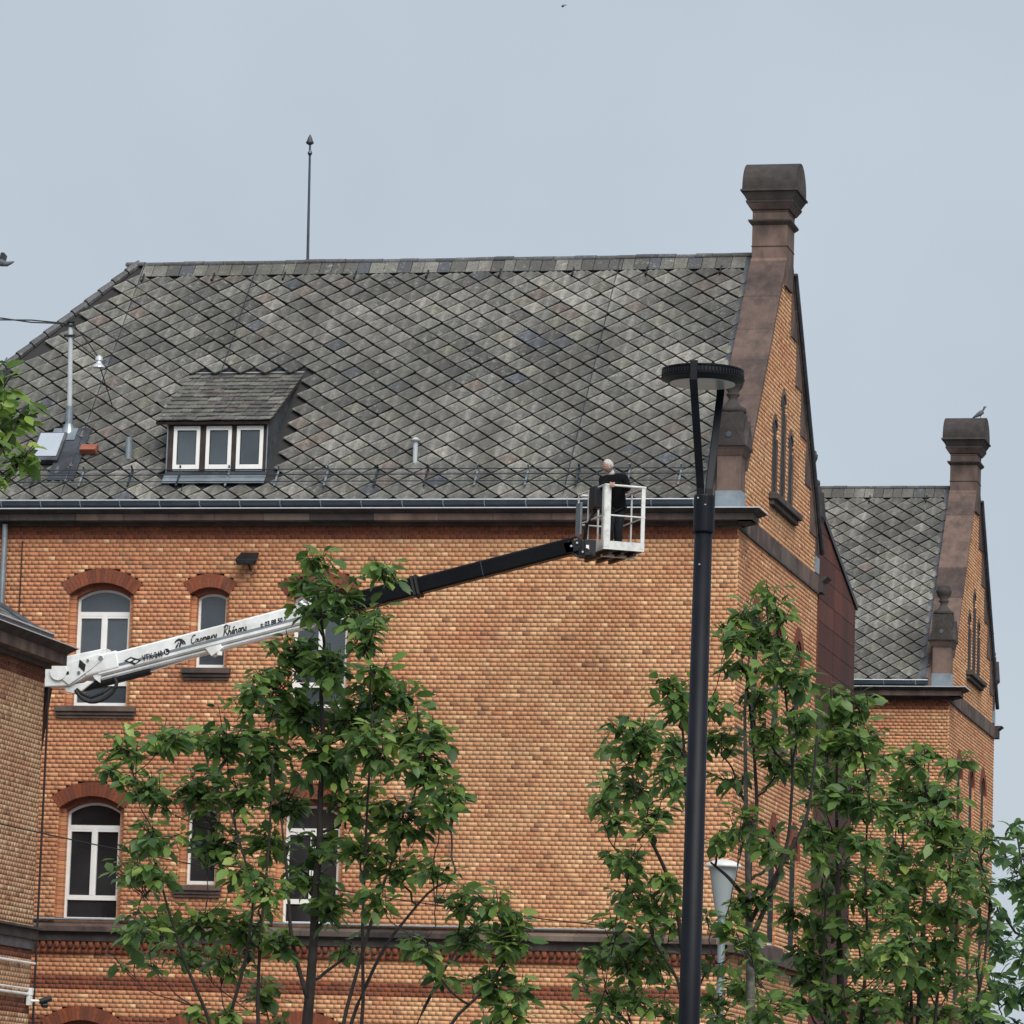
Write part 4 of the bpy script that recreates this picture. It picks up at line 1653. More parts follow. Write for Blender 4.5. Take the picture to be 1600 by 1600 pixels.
def lettering(txt, size, s_, off, shear=0., bold=0., squeeze=1., xs=1., d=.176):
    cu = bpy.data.curves.new('lettering', 'FONT')
    cu.body = txt
    cu.size = size
    cu.shear = shear
    cu.offset = bold
    cu.space_character = squeeze
    cu.extrude = .001
    tmp = bpy.data.objects.new('tmp', cu)
    col.objects.link(tmp)
    dg = bpy.context.evaluated_depsgraph_get()
    me = bpy.data.meshes.new_from_object(tmp.evaluated_get(dg))
    bpy.data.objects.remove(tmp)
    me.materials.clear()
    P = E0 + ax * s_ + bx * off + np.array([0, -d, 0])
    me.transform(Matrix.Translation(Vector(P - ORIGIN[ob])) @ ROTB @ Matrix.Diagonal((xs, 1, 1, 1)))
    o = link('lettering', me, 'print_black', ob)
    return o


def sof(px, py):
    v = bl(px, py) - E0
    return v @ ax, v @ bx


def strokes(curves, size, s_, off, rad, d=.178):
    """handwritten lettering from pen strokes (local x,y)"""
    mb = MB()
    for cv in curves:
        pts = [E0 + ax * (s_ + x * size) + bx * (off + y * size) + np.array([0, -d, 0]) for x, y in cv]
        mb.tube(pts, rad, 5)
    return mb.build('lettering', 'print_black', ob)


s_, o_ = sof(229, 1037)
lettering('VTX-240', .150, s_, o_ + .025, 0, .004, 1.12, .62, .192)
s2, o2 = sof(264, 1023)
c = E0 + ax * (s2 + .02) + bx * (o2 + .03)
MB().tube([c + (0, -.180, 0), c + (0, -.172, 0)], .055, 16).build('emblem', 'print_black', ob)
MB().obox(c + (0, -.183, 0) - ax * .02, ax * .007, (0, .002, 0), bx * .032).build('emblem_bar', 'white_enamel', ob)
MB().obox(c + (0, -.183, 0) - bx * .026, ax * .022, (0, .002, 0), bx * .006).build('emblem_bar', 'white_enamel', ob)
# slanted maker's lozenge
s3, o3 = sof(212, 1034)
c = E0 + ax * s3 + bx * (o3 - .0)
MB().prism([c + (0, -.176, 0) + ax * a + bx * b2 for a, b2 in ((-.16, .035), (-.02, .075), (.16, -.03), (.02, -.085))], (0, -.004, 0)).build('lozenge_mark', 'print_black', ob)
MB().prism([c + (0, -.181, 0) + ax * a + bx * b2 for a, b2 in ((-.10, .025), (-.02, .045), (.02, .01), (-.06, -.005))], (0, -.003, 0)).build('lozenge_inset', 'white_enamel', ob)
MB().prism([c + (0, -.181, 0) + ax * a + bx * b2 for a, b2 in ((.0, -.025), (.045, -.005), (.11, -.025), (.05, -.06))], (0, -.003, 0)).build('lozenge_inset', 'white_enamel', ob)
# bird mark
s4, o4 = sof(286, 1008)
bird = [[(-.09, .045), (-.05, .075), (0, .085), (.05, .065), (.085, .02), (.095, -.03)], [(0, .085), (.035, .05), (.06, -.02)], [(-.02, .03), (-.06, -.02), (-.09, -.05)],
        [(.03, .04), (.0, -.01), (-.02, -.05)]]
for k, cv in enumerate(bird):
    MB().tube([E0 + ax * (s4 + x) + bx * (o4 + y) + np.array([0, -.177, 0]) for x, y in cv], [.006 + .012 * math.sin(pi * (i + .5) / len(cv)) for i in range(len(cv))], 6).build('bird_mark', 'print_black', ob)
# script name
GL = {'C': ([[(1.1, 1.9), (.8, 2.2), (.35, 1.9), (.05, 1.1), (.1, .3), (.5, 0), (1.0, .25)]], 1.15),
      'o': ([[(.55, .9), (.25, .95), (.1, .5), (.3, .05), (.6, .2), (.65, .7), (.5, .9), (.95, .8)]], .8),
      'u': ([[(0, .8), (.1, .9), (.1, .3), (.3, .05), (.55, .3), (.65, .9), (.65, .2), (.9, .1)]], .85),
      'v': ([[(0, .8), (.15, .9), (.3, .05), (.6, .8), (.8, .85)]], .75),
      'r': ([[(0, .1), (.2, .8), (.25, 1.), (.35, .8), (.6, .85), (.6, .2), (.85, .1)]], .8),
      'e': ([[(0, .3), (.5, .6), (.5, .9), (.25, .9), (.1, .4), (.3, .05), (.7, .25)]], .7),
      's': ([[(0, .2), (.35, .95), (.45, .5), (.4, .1), (.05, .1)]], .6),
      'R': ([[(.15, 0), (.45, 2.3)], [(.1, 2.), (.6, 2.4), (1.1, 2.1), (.9, 1.4), (.4, 1.2), (.75, .6), (1.2, 0)]], 1.25),
      'h': ([[(0, 0), (.25, 2.)], [(.1, .5), (.4, .95), (.6, .7), (.55, .1), (.8, .15)]], .8),
      'n': ([[(0, 0), (.1, .9)], [(.08, .5), (.35, .95), (.55, .8), (.55, .1), (.8, .15)]], .8),
      'a': ([[(.6, .85), (.25, .9), (.1, .4), (.3, .05), (.55, .4), (.65, .9), (.6, .15), (.9, .15)]], .85)}
GL['é'] = (GL['e'][0] + [[(.35, 1.25), (.62, 1.6)]], .7)


def script(txt, px_, py_, unit, rad):
    s_, o_ = sof(px_, py_)
    x0 = 0.
    for chh in txt:
        st, adv = GL[chh]
        strokes([[(x0 + x + y * .28, y) for x, y in cv] for cv in st], unit, s_, o_, rad)
        x0 += adv


script('Couvreurs', 303, 1008, .068, .0095)
script('Rhénans', 353, 996, .078, .0100)
s7, o7 = sof(411, 980)
lettering('t: 03 88 50 7', .115, s7, o7 - .03, .25, .005, 1.0, .82)

# ------------------------------------------------------------------ basket
BK = thing('work_basket', 'light grey metal work basket with open guard rails at the boom tip', 'basket', onY(955, 858, BY))
ca = math.radians(18)
rh = np.array([math.cos(YAW), math.sin(YAW), 0])
fh = np.array([-math.sin(YAW), math.cos(YAW), 0])
e1 = math.cos(ca) * rh + math.sin(ca) * fh
e2 = -math.sin(ca) * rh + math.cos(ca) * fh
P00 = onY(943, 857, BY)                 # front-left bottom corner
W1, W2, HT = .75, 1.42, 1.135
ez = np.array([0, 0, 1.])


def bp(a, b2, z):
    return P00 + e1 * a + e2 * b2 + ez * z


def bar(a, b2, r_=.018, mat='basket_grey', name='rail', parent=None, n=8):
    return MB().tube([a, b2], r_, n).build(name, mat, parent or BK)


fl_ = MB()
fl_.obox(bp(W1 / 2, W2 / 2, .01), e1 * (W1 / 2), e2 * (W2 / 2), ez * .012)
flo = fl_.build('floor', 'black_metal', BK)
for k in range(3):
    MB().obox(bp(W1 * (.2 + .3 * k), W2 / 2, -.04), e1 * .03, e2 * (W2 / 2 - .05), ez * .035).build('floor_beam', 'black_metal', BK)
MB().obox(bp(W1 * .55, W2 * .3, -.06), e1 * .30, e2 * .04, ez * .02).build('floor_beam', 'basket_grey', BK)
for (c, h1, h2) in ((bp(W1 / 2, 0, .07), e1 * W1 / 2, e2 * .008), (bp(0, W2 / 2, .07), e2 * W2 / 2, e1 * .008), (bp(W1, W2 / 2, .07), e2 * W2 / 2, e1 * .008), (bp(W1 / 2, W2, .07), e1 * W1 / 2, e2 * .008)):
    MB().obox(c, h1, h2, ez * .075).build('toe_board', 'basket_grey', BK)
# corner posts: wide sheet posts at the front, thin ones behind
MB().obox(bp(.055, .0, HT / 2 + .02), e1 * .055, e2 * .012, ez * (HT / 2 - .02)).build('post', 'basket_grey', BK)
MB().obox(bp(.0, .055, HT / 2 + .02), e2 * .055, e1 * .012, ez * (HT / 2 - .02)).build('post', 'basket_grey', BK)
MB().obox(bp(W1 - .035, .0, HT / 2 + .02), e1 * .035, e2 * .012, ez * (HT / 2 - .02)).build('post', 'basket_grey', BK)
for a, b2 in ((W1, W2), (0, W2), (0, W2 * .62), (W1, W2 * .5), (W1 * .5, W2)):
    bar(bp(a, b2, .0), bp(a, b2, HT), .017, name='post')
for z in (.60, HT):
    cor_ = [bp(0, 0, z), bp(W1, 0, z), bp(W1, W2, z), bp(0, W2, z)]
    for k in range(4):
        if z == HT and k == 3:
            bar(bp(0, W2, z), bp(0, W2 * .60, z), .018)
            bar(bp(0, W2 * .25, z), bp(0, 0, z), .018)
            continue
        bar(cor_[k], cor_[(k + 1) % 4], .020 if z == HT else .015)
# document box / panel at the rear left
MB().obox(bp(-.03, W2 - .13, .68), e2 * .13, e1 * .02, ez * .29).build('panel', 'zinc', BK, bevel=.01)
# control console
MB().obox(bp(.05, W2 * .42, .98), e2 * .17, e1 * .09, ez * .20).build('control_console', 'black_metal', BK, bevel=.02)
MB().tube([bp(.03, W2 * .42, .80), bp(.0, W2 * .50, .62), bp(-.06, W2 * .55, .5), bp(-.10, W2 * .55, .0)], .035, 8).build('console_hose', 'rubber', BK, True)
# rotator at the boom tip
rc = onY(912, 857, BY)
RO = MB()
RO.tube([rc - ez * .13, rc + ez * .13], .14, 16)
RO.obox(onY(898, 855, BY), ax * .16, (0, .13, 0), bx * .10)
ro = RO.build('tip_rotator', 'black_metal', LIFT, bevel=.01)
for k in range(9):
    p = onY(888 + k * 4.5, 846 + (k * 7) % 19, BY - .17)
    MB().tube([p, p + (0, .05, 0)], .018, 8).build('fitting', 'zinc_bright' if k % 2 else 'black_metal', ro)
MB().obox(onY(922, 856, BY - .1), rh * .10, fh * .06, ez * .14).build('mount_plate', 'black_metal', ro, bevel=.01)
MB().obox(onY(918, 854, BY - .22), rh * .025, fh * .004, ez * .028).build('sticker', 'white_enamel', ro)
q = MB()
q.tube([onY(890, 842, BY - .1), onY(899, 838, BY - .1), onY(908, 842, BY - .1), onY(915, 850, BY - .1)], .02, 8)
q.tube([onY(892, 862, BY - .1), onY(902, 869, BY - .1), onY(915, 871, BY - .1), onY(928, 866, BY - .1)], .02, 8)
q.build('tip_hose', 'rubber', ro)

# ------------------------------------------------------------------ person in the basket
PS = thing('person', 'white-haired person in a black jacket leaning on the basket rail', 'person', bp(W1 * .5, W2 * .45, .022))


def skin_body(name, verts, edges, radii, root, mat, parent, sub=2):
    me = bpy.data.meshes.new(name)
    o0 = ORIGIN[parent]
    me.from_pydata([tuple(np.array(v) - o0) for v in verts], edges, [])
    o = link(name, me, mat, parent)
    sk_ = o.modifiers.new('skin', 'SKIN')
    sk_.use_smooth_shade = True
    for i, r_ in enumerate(radii):
        sv = me.skin_vertices[0].data[i]
        sv.radius = r_ if hasattr(r_, '__len__') else (r_, r_)
        sv.use_root = i == root
    ss = o.modifiers.new('sub', 'SUBSURF')
    ss.levels = ss.render_levels = sub
    return o


fb0 = bp(W1 * .48, W2 * .45, .024)
lx = rh                                   # picture right
ly = -fh                                  # towards the street


def bdy(a, b2, z):
    return fb0 + lx * a + ly * b2 + ez * z


# continuous dressed body, slightly bent, facing the left and the street
hr = bp(.10, .02, HT + .045)                # hands on the front rail
hq = bp(.17, .03, HT + .05)
V = [bdy(.07, -.06, .86), bdy(.08, -.05, 1.02), bdy(.06, .0, 1.17), bdy(.03, .06, 1.29), bdy(-.02, .11, 1.38), bdy(-.05, .15, 1.44),
     bdy(.14, -.06, .80), bdy(.12, .02, .44), bdy(.13, -.06, .07), bdy(.08, .06, .03),
     bdy(.0, -.04, .80), bdy(-.04, .06, .44), bdy(-.03, -.02, .07), bdy(-.08, .09, .03),
     bdy(.22, .05, 1.32), bdy(.27, .16, 1.12), (bdy(.27, .16, 1.12) + hq) / 2 + ez * .02, hq,
     bdy(-.15, .15, 1.28), bdy(-.19, .26, 1.13), (bdy(-.19, .26, 1.13) + hr) / 2 + ez * .02, hr]
Ed = [(0, 1), (1, 2), (2, 3), (3, 4), (4, 5), (0, 6), (6, 7), (7, 8), (8, 9), (0, 10), (10, 11), (11, 12), (12, 13), (3, 14), (14, 15), (15, 16), (16, 17), (3, 18), (18, 19), (19, 20), (20, 21)]
Ra = [(.17, .13), (.18, .14), (.19, .14), (.17, .13), (.07, .07), (.055, .055), .10, .075, .055, .045, .10, .075, .055, .045, .085, .062, .05, .03, .085, .062, .05, .03]
body = skin_body('body', V, Ed, Ra, 0, 'jacket', PS)
# trousers as a sleeve over the legs
V2 = [bdy(.07, -.06, .90), bdy(.14, -.06, .78), bdy(.12, .02, .44), bdy(.13, -.06, .10), bdy(.0, -.04, .78), bdy(-.04, .06, .44), bdy(-.03, -.02, .10)]
skin_body('trousers', V2, [(0, 1), (1, 2), (2, 3), (0, 4), (4, 5), (5, 6)], [(.175, .135), .112, .088, .07, .112, .088, .07], 0, 'trousers', PS)
# head, turned to the left and down
hc = bdy(-.100, .21, 1.52)
face = (-.74 * lx + .55 * ly - .42 * ez)
face /= np.linalg.norm(face)
side = np.cross(face, ez)
side /= np.linalg.norm(side)
upv = np.cross(side, face)


def head_mesh(scale, fn):
    V, Fs = [], []
    nu, nv = 20, 14
    for i in range(nv + 1):
        th = pi * i / nv
        for j in range(nu):
            ph = 2 * pi * j / nu
            d = np.array([math.sin(th) * math.cos(ph), math.sin(th) * math.sin(ph), math.cos(th)])   # x face, y side, z up
            V.append(fn(d))
    for i in range(nv):
        for j in range(nu):
            k = (j + 1) % nu
            Fs.append((i * nu + j, (i + 1) * nu + j, (i + 1) * nu + k, i * nu + k))
    return [hc + face * v[0] + side * v[1] + upv * v[2] for v in V], Fs


def skull(d):
    x, y, z = d[0] * .098, d[1] * .077, d[2] * .118
    if z < 0:
        y *= 1 - .28 * (-z / .118)
        x *= 1 - .05 * (-z / .118)
    if d[0] > .85 and -.25 < d[2] < .1:
        x += .022 * (d[0] - .85) / .15                   # nose
    if d[0] > .75 and -.62 < d[2] < -.5:
        x += .004
    if d[0] > .7 and .05 < d[2] < .25 and abs(d[1]) > .2:
        x -= .008                                        # eye sockets
    return (x, y, z)


V, Fs = head_mesh(1, skull)
hd = MB().add(V, Fs).build('head', 'skin', PS, True)
V, Fs = head_mesh(1, lambda d: ((d[0] * .104 - .010) if (d[2] > .42 - .15 * abs(d[1]) or d[0] < .05) and d[2] > -.55 else d[0] * .07, d[1] * .083 if d[2] > -.55 else d[1] * .05, d[2] * .125 if d[2] > -.3 else d[2] * .10))
MB().add(V, Fs).build('hair', 'hair', hd, True)
for s_ in (-1, 1):
    c = hc + side * s_ * .078 - upv * .01 - face * .005
    MB().obox(c, side * .010, face * .016, upv * .028).build('ear', 'skin', hd, bevel=.006)
    c = hc + side * s_ * .03 + upv * .012 + face * .088
    MB().lathe(c - ez * .008, [(.002, 0), (.010, .008), (.002, .016)], 8).build('eye', 'print_black', hd, True)
    c = hc + side * s_ * .032 + upv * .034 + face * .09
    MB().obox(c, side * .02, face * .006, upv * .005).build('eyebrow', 'hair', hd)
MB().obox(hc + face * .085 - upv * .068, side * .022, face * .01, upv * .004).build('mouth', 'terracotta', hd)
q = MB()
q.tube([bdy(-.03, .12, 1.385), bdy(-.055, .155, 1.44)], [.07, .06], 12)
q.build('collar', 'shirt', PS, True)
# hands folded on the rail: palm and five fingers each
for (w, tip, sgn, nm) in ((hr, hr + ly * .07 - ez * .05 + lx * .03, 1, 'hand'), (hq, hq + ly * .07 - ez * .05 - lx * .03, -1, 'hand')):
    d = (tip - w) / np.linalg.norm(tip - w)
    up_ = ez - d * d[2]
    up_ /= np.linalg.norm(up_)
    ac_ = np.cross(d, up_) * sgn
    vs, es, rs = [w, w + d * .05], [(0, 1)], [(.026, .02), (.036, .02)]
    for k, (off_, L) in enumerate(((-.03, .055), (-.01, .068), (.01, .07), (.03, .06))):
        b_ = len(vs)
        vs += [w + d * .075 + ac_ * off_, w + d * (.075 + L * .5) + ac_ * off_ - up_ * .006, w + d * (.075 + L * .8) + ac_ * off_ - up_ * .03]
        es += [(1, b_), (b_, b_ + 1), (b_ + 1, b_ + 2)]
        rs += [.0105, .0095, .008]
    b_ = len(vs)
    vs += [w + d * .03 + ac_ * -.04, w + d * .065 + ac_ * -.055 - up_ * .01]
    es += [(0, b_), (b_, b_ + 1)]
    rs += [.012, .0095]
    skin_body(nm, vs, es, rs, 0, 'skin', PS, 1)

# ------------------------------------------------------------------ street lamp in front
LP = atd(1081, 1600, 33.0)
lx0, ly0 = LP[0] + .035, LP[1] - .3
SL_ = thing('street_lamp', 'tall anthracite street lamp with forked arms carrying a flat round head', 'street lamp', (lx0, ly0, .12))


def lpx(x, y):
    return onY(x, y, ly0)


zsp = lpx(1096, 770)[2]
q = MB()
q.tube([(lx0, ly0, .12), (lx0, ly0, 2.2), (lx0 + .012, ly0, zsp - .02)], [.092, .081, .066], 24)
q.build('post', 'anthracite', SL_, True)
q = MB()
q.lathe((lx0, ly0, .12), [(.2, 0), (.2, .03), (.13, .05), (.12, .5), (.10, .52)], 20)
q.build('base', 'anthracite', SL_)
hz = lpx(1099, 592)[2]
hcx = lpx(1098, 592)[0]
# the two arms are bent flat bars running up to the rim, one on the street side, one behind
for (sx, sy) in ((-1, -1), (1, 1)):
    dirv = rh * .62 * sx * 1.0 + fh * .3 * sy
    pts = []
    for s_, w_ in ((0., .0), (.08, .03), (.16, .12), (.85, 1.0), (1., 1.0)):
        p = np.array([lx0 + .012, ly0, zsp - .05 + (hz + (.085 if sx < 0 else .085) - zsp + .05) * s_])
        off = (np.array([0, 0, 0.]) + rh * (-.118 if sx < 0 else .112) * w_ + fh * (.292 * sy) * w_) + rh * .030 * sx * (1 - w_)
        pts.append(p + off)
    mb = MB()
    for k in range(len(pts) - 1):
        a, b2 = pts[k], pts[k + 1]
        pass
    # flat bar swept
    prof_u, prof_v = rh * .029, fh * .022
    rings = [[p - prof_u - prof_v, p + prof_u - prof_v, p + prof_u + prof_v, p - prof_u + prof_v] for p in pts]
    Vv = [v for r_ in rings for v in r_]
    Fv = [(3, 2, 1, 0), tuple(len(Vv) - 4 + i for i in range(4))]
    for k in range(len(pts) - 1):
        for i in range(4):
            j = (i + 1) % 4
            Fv.append((k * 4 + i, k * 4 + j, k * 4 + 4 + j, k * 4 + 4 + i))
    mb.add(Vv, Fv)
    mb.build('arm', 'anthracite', SL_, bevel=.006)
MB().lathe((lx0 + .012, ly0, zsp - .30), [(.077, 0), (.079, .01), (.079, .27), (.075, .28)], 24).build('sleeve', 'anthracite', SL_)
for z, a in ((zsp - .05, -.5), (zsp - .05, .9), (zsp - .55, -.2), (zsp - .1, 0.2)):
    p = np.array([lx0, ly0, z]) + .08 * (-fh * math.cos(a) + rh * math.sin(a))
    MB().lathe(p - (0, 0, .008), [(.002, 0), (.009, .006), (.009, .01), (.002, .016)], 8).build('screw', 'chrome', SL_)
q = MB()
q.lathe((hcx, ly0, hz), [(.05, -.035), (.25, -.035), (.312, -.012), (.316, -.004), (.300, .004), (.302, .050), (.309, .056), (.309, .066), (.28, .072), (.05, .078)], 48)
hd_ = q.build('lamp_head', 'anthracite', SL_)
for k in range(72):
    a = 2 * pi * k / 72
    n_ = np.array([math.cos(a), math.sin(a), 0])
    t_ = np.array([-n_[1], n_[0], 0])
    MB().obox(np.array([hcx, ly0, hz + .028]) + n_ * .304, n_ * .006, t_ * .004, ez * .015).build('cooling_fin', 'black_metal', hd_)
MB().lathe((hcx, ly0, hz - .042), [(.05, 0), (.245, 0), (.245, .006), (.05, .0065)], 40).build('diffuser', 'diffuser', hd_)

# ------------------------------------------------------------------ white lantern behind the trees
wl = atd(1128, 1430, 60.)
WL = thing('park_lantern', 'white capped conical glass lantern on a post behind the leaves', 'street lamp', (wl[0], wl[1], .12))
zt_ = atd(1128, 1337, 60.)[2]
MB().lathe((wl[0], wl[1], 0), [(.05, .12), (.05, zt_ - 1.0)], 14).build('post', 'zinc', WL)
MB().lathe((wl[0], wl[1], zt_ - 1.0), [(.05, 0), (.09, .02), (.09, .08), (.06, .1), (.06, .18), (.11, .2), (.11, .23)], 16).build('neck', 'zinc', WL)
MB().lathe((wl[0], wl[1], zt_ - .77), [(.09, 0), (.19, .62)], 24).build('glass_shade', 'lantern_glass', WL, False)
MB().lathe((wl[0], wl[1], zt_ - .19), [(.25, .04), (.255, .06), (.23, .09), (.14, .13), (.05, .15), (.02, .155)], 24).build('cap', 'lamp_white', WL, True)

# ------------------------------------------------------------------ birds
def bird(name, label, pos, body, wings, group=None, mat='feather'):
    T = thing(name, label, 'bird', pos, group)
    pos = np.asarray(pos, float)
    mb = MB()
    mb.tube([pos + np.array(p) for p, _ in body], [r_ for _, r_ in body], 10)
    mb.build('body', mat, T, True)
    for w in wings:
        m2 = MB()
        n = len(w)
        m2.prism([pos + np.array(p) for p in w], (.0, .015, .0))
        m2.build('wing', mat, T)
    return T


tp = onY(1533, 646, 28.94 + YR + .0)
tp = np.array([.06, 28.94 + YR + .02, 21.076])
bird('pigeon', 'dark pigeon perched on the barrel cap of the further chimney', tp,
     [((-.20, 0, .012), .012), ((-.13, 0, .05), .035), ((-.03, 0, .11), .065), ((.05, 0, .17), .06), ((.085, 0, .24), .035), ((.095, 0, .275), .038), ((.115, 0, .295), .025), ((.16, 0, .295), .005)], [])
MB().tube([tp + (.0, 0, .0), tp + (.01, 0, .08)], .008, 5).build('leg', 'terracotta', bpy.data.objects['pigeon'])
fp = atd(3, 409, 55.)
bird('pigeon', 'grey pigeon in flight with raised wings beside the roof hip', fp,
     [((-.14, 0, .02), .02), ((-.08, 0, .01), .045), ((.0, 0, -.01), .05), ((.07, 0, -.03), .03), ((.13, 0, -.01), .018), ((.16, 0, .0), .006)],
     [[(-.04, -.01, .01), (.05, -.01, .0), (.08, -.05, .06), (.05, -.08, .10), (.01, -.08, .10), (-.02, -.04, .05)], [(-.06, .02, .01), (.03, .02, .01), (-.02, .08, .08), (-.08, .10, .09), (-.10, .06, .05)]])
sp = atd(880, 9, 120.)
bird('swift', 'tiny dark bird high in the empty sky', sp, [((-.05, 0, -.02), .01), ((0, 0, 0), .035), ((.05, 0, .02), .008)], [[(-.02, 0, 0), (.02, 0, .01), (.10, 0, .03), (.09, 0, .01)], [(-.02, 0, 0), (.02, 0, .0), (-.03, 0, -.06)]])

# ------------------------------------------------------------------ trees
LT = np.array([(0, 0, 0), (.26, .17, .02), (.26, 0, -.015), (.26, -.17, .02), (.64, .19, .0), (.62, 0, -.045), (.64, -.19, .0), (1, 0, -.14)])
LF = np.array([(0, 2, 1), (0, 3, 2), (1, 5, 4), (1, 2, 5), (2, 6, 5), (2, 3, 6), (4, 5, 7), (5, 6, 7)])
LCOL = [np.array(c) for c in ((.108, .192, .050), (.070, .142, .040), (.146, .240, .058), (.200, .295, .070), (.038, .082, .027), (.265, .350, .085), (.080, .152, .050))]
LEAFMESH = {}


def leaf_mesh(c, dark):
    if (c, dark) not in LEAFMESH:
        LEAFMESH[(c, dark)] = poly_mesh('leaf', LT, LF, np.tile(LCOL[c] * np.array(dark), (8, 1)))
    return LEAFMESH[(c, dark)]


def tree(name, label, dist, base_px, spine, blobs, seed, leaf=.155, cover=2.3, tint=(1, 1, 1), singles=300, group='young trees in front of the buildings', spread=1.0, bark='bark', stems=()):
    r_ = np.random.default_rng(seed)
    b0 = atd(base_px[0], base_px[1], dist)
    T = thing(name, label, 'tree', (b0[0], b0[1], .12), group)
    sp_ = [atd(x, y, dist) + fh * .22 for x, y in spine]
    root = np.array([sp_[0][0], sp_[0][1], .10])
    sp_ = [root] + sp_
    n = len(sp_)
    rads = [.042 * (1 - k_ / (n - 1)) ** 1.1 + .006 for k_ in range(n)]
    trunk = MB().tube(sp_, rads, 10).build('trunk', bark, T, True)
    px = dist / F
    leaves = []
    br = MB()
    tw = MB()
    nodes = []                                   # (position, direction, radius) that branches may grow from
    for a, b2 in zip(sp_[:-1], sp_[1:]):
        for t_ in np.linspace(0, 1, 7)[:-1]:
            if (a + (b2 - a) * t_)[2] > sp_[1][2] * .45:
                nodes.append((a + (b2 - a) * t_, .022))
    for st_ in stems:
        dd = r_.normal(0, .3)
        sp2 = [atd(x, y, dist) + fh * dd * k_ / max(1, len(st_) - 1) for k_, (x, y) in enumerate(st_)]
        if st_[0][1] >= 1600:
            sp2 = [root + (sp2[0] - root) * np.array([.12, .12, 0]) + np.array([0, 0, .6]), root + (sp2[0] - root) * .5] + sp2
        fine = []
        for a, b2 in zip(sp2[:-1], sp2[1:]):
            fine += [a + (b2 - a) * t_ for t_ in (0, .25, .5, .75)]
        fine = fine + [sp2[-1]]
        sm_ = [fine[0]] + [(fine[i - 1] + fine[i] * 2 + fine[i + 1]) / 4 for i in range(1, len(fine) - 1)] + [fine[-1]]
        MB().tube(sm_, list(np.linspace(.021, .008, len(sm_))), 8).build('stem', 'bark', T, True)
        nodes += [(p, .014) for p in sm_ if p[2] > 2.2]
    for (bx_, by_, rx, ry) in sorted(blobs, key=lambda q_: -q_[1]):
        dep = r_.normal(0, .45 * spread)
        c = atd(bx_, by_, dist) + fh * dep
        best, cost = None, 1e9
        for (p, rad) in nodes:
            dz = c[2] - p[2]
            hd_ = np.linalg.norm((c - p)[:2])
            if dz < .12 + .3 * hd_:
                continue
            k_ = math.hypot(dz, hd_ * 1.6) + .12
            if k_ < cost:
                best, cost = (p, rad), k_
        if best is None:
            best = (nodes[0][0], .018)
        s, rad = best
        rad = max(.005, min(rad * .75, .015))
        mid = s * .5 + c * .5 + (c - s) * np.array([.22, .22, -.16]) + r_.normal(0, .03, 3)
        pts = []
        for t_ in np.linspace(0, 1, 7):
            pts.append((1 - t_) ** 2 * s + 2 * t_ * (1 - t_) * mid + t_ * t_ * (c + np.array([0, 0, .2 * ry * px])) + (r_.normal(0, .012, 3) if 0 < t_ < 1 else 0))
        MB().tube(pts, list(np.linspace(rad, rad * .6, 7)), 6).build('branch', 'bark', T, True)
        nodes.append((pts[4], rad * .8))
        nodes.append((pts[6], rad * .7))
        k = max(2, int(round(pi * rx * ry * cover / 150 / 5.5)))
        for _ in range(k):
            v = r_.normal(0, 1, 3)
            v /= np.linalg.norm(v)
            v *= r_.random() ** .42
            tip = c + rh * v[0] * rx * px * 1.12 + ez * v[1] * ry * px * 1.12 + fh * v[2] * (rx + ry) / 2 * px * 1.3
            st = pts[3] + (pts[6] - pts[3]) * r_.random()
            st = st + (tip - st) * .1
            md = (st + tip) / 2 + np.array([0, 0, -.02])
            tw.tube([st, md, tip], [.005, .004, .003], 4, cap=False)
            axis = tip - st
            axis /= (np.linalg.norm(axis) + 1e-6)
            m = r_.integers(4, 8)
            a0 = r_.random() * 6.28
            tone = r_.normal(0, .5)
            for q in range(m):
                an = a0 + q * 2.4
                h = np.array([math.cos(an), math.sin(an), 0])
                d = h * .8 + axis * .35 + np.array([0, 0, r_.normal(-.45, .38)])
                d /= np.linalg.norm(d)
                nn = np.array([0, 0, 1.]) + h * .25 + r_.normal(0, .38, 3)
                y_ = np.cross(nn, d)
                y_ /= np.linalg.norm(y_)
                z_ = np.cross(d, y_)
                L = leaf * r_.uniform(.45, 1.25)
                pos = tip - axis * r_.uniform(0, .12) + r_.normal(0, .018, 3) + d * .02
                w_ = tone + r_.normal(0, .7)
                ci = 5 if w_ > 1.75 else 3 if w_ > 1.05 else 2 if w_ > .45 else 0 if w_ > -.2 else 6 if w_ > -.5 else 1 if w_ > -1.1 else 4
                leaves.append((pos, d, y_, z_, L, ci))
    tw.build('twigs', 'bark', T, kind='stuff')
    P = np.array([l[0] for l in leaves])
    x, y, z = project(P)
    score = z + np.where((x > 0) & (x < 1600) & (y > 0) & (y < 1600), 0, 1000)
    order = np.argsort(score)
    o0 = ORIGIN[T]
    Vs, Cs = [], []
    cr = None
    for i in order[singles:]:
        pos, d, y_, z_, L, ci = leaves[i]
        R = np.stack([d, y_ * r_.uniform(1.0, 1.5), z_], 1)
        Vs.append((LT * L) @ R.T + pos)
        Cs.append(np.tile(LCOL[ci] * np.array(tint) * r_.uniform(.8, 1.2), (8, 1)))
    k = len(Vs)
    me = poly_mesh('crown', np.concatenate(Vs) - o0, np.concatenate([LF + 8 * i for i in range(k)]), np.concatenate(Cs))
    crown = link('crown', me, 'leaf', T, kind='stuff')
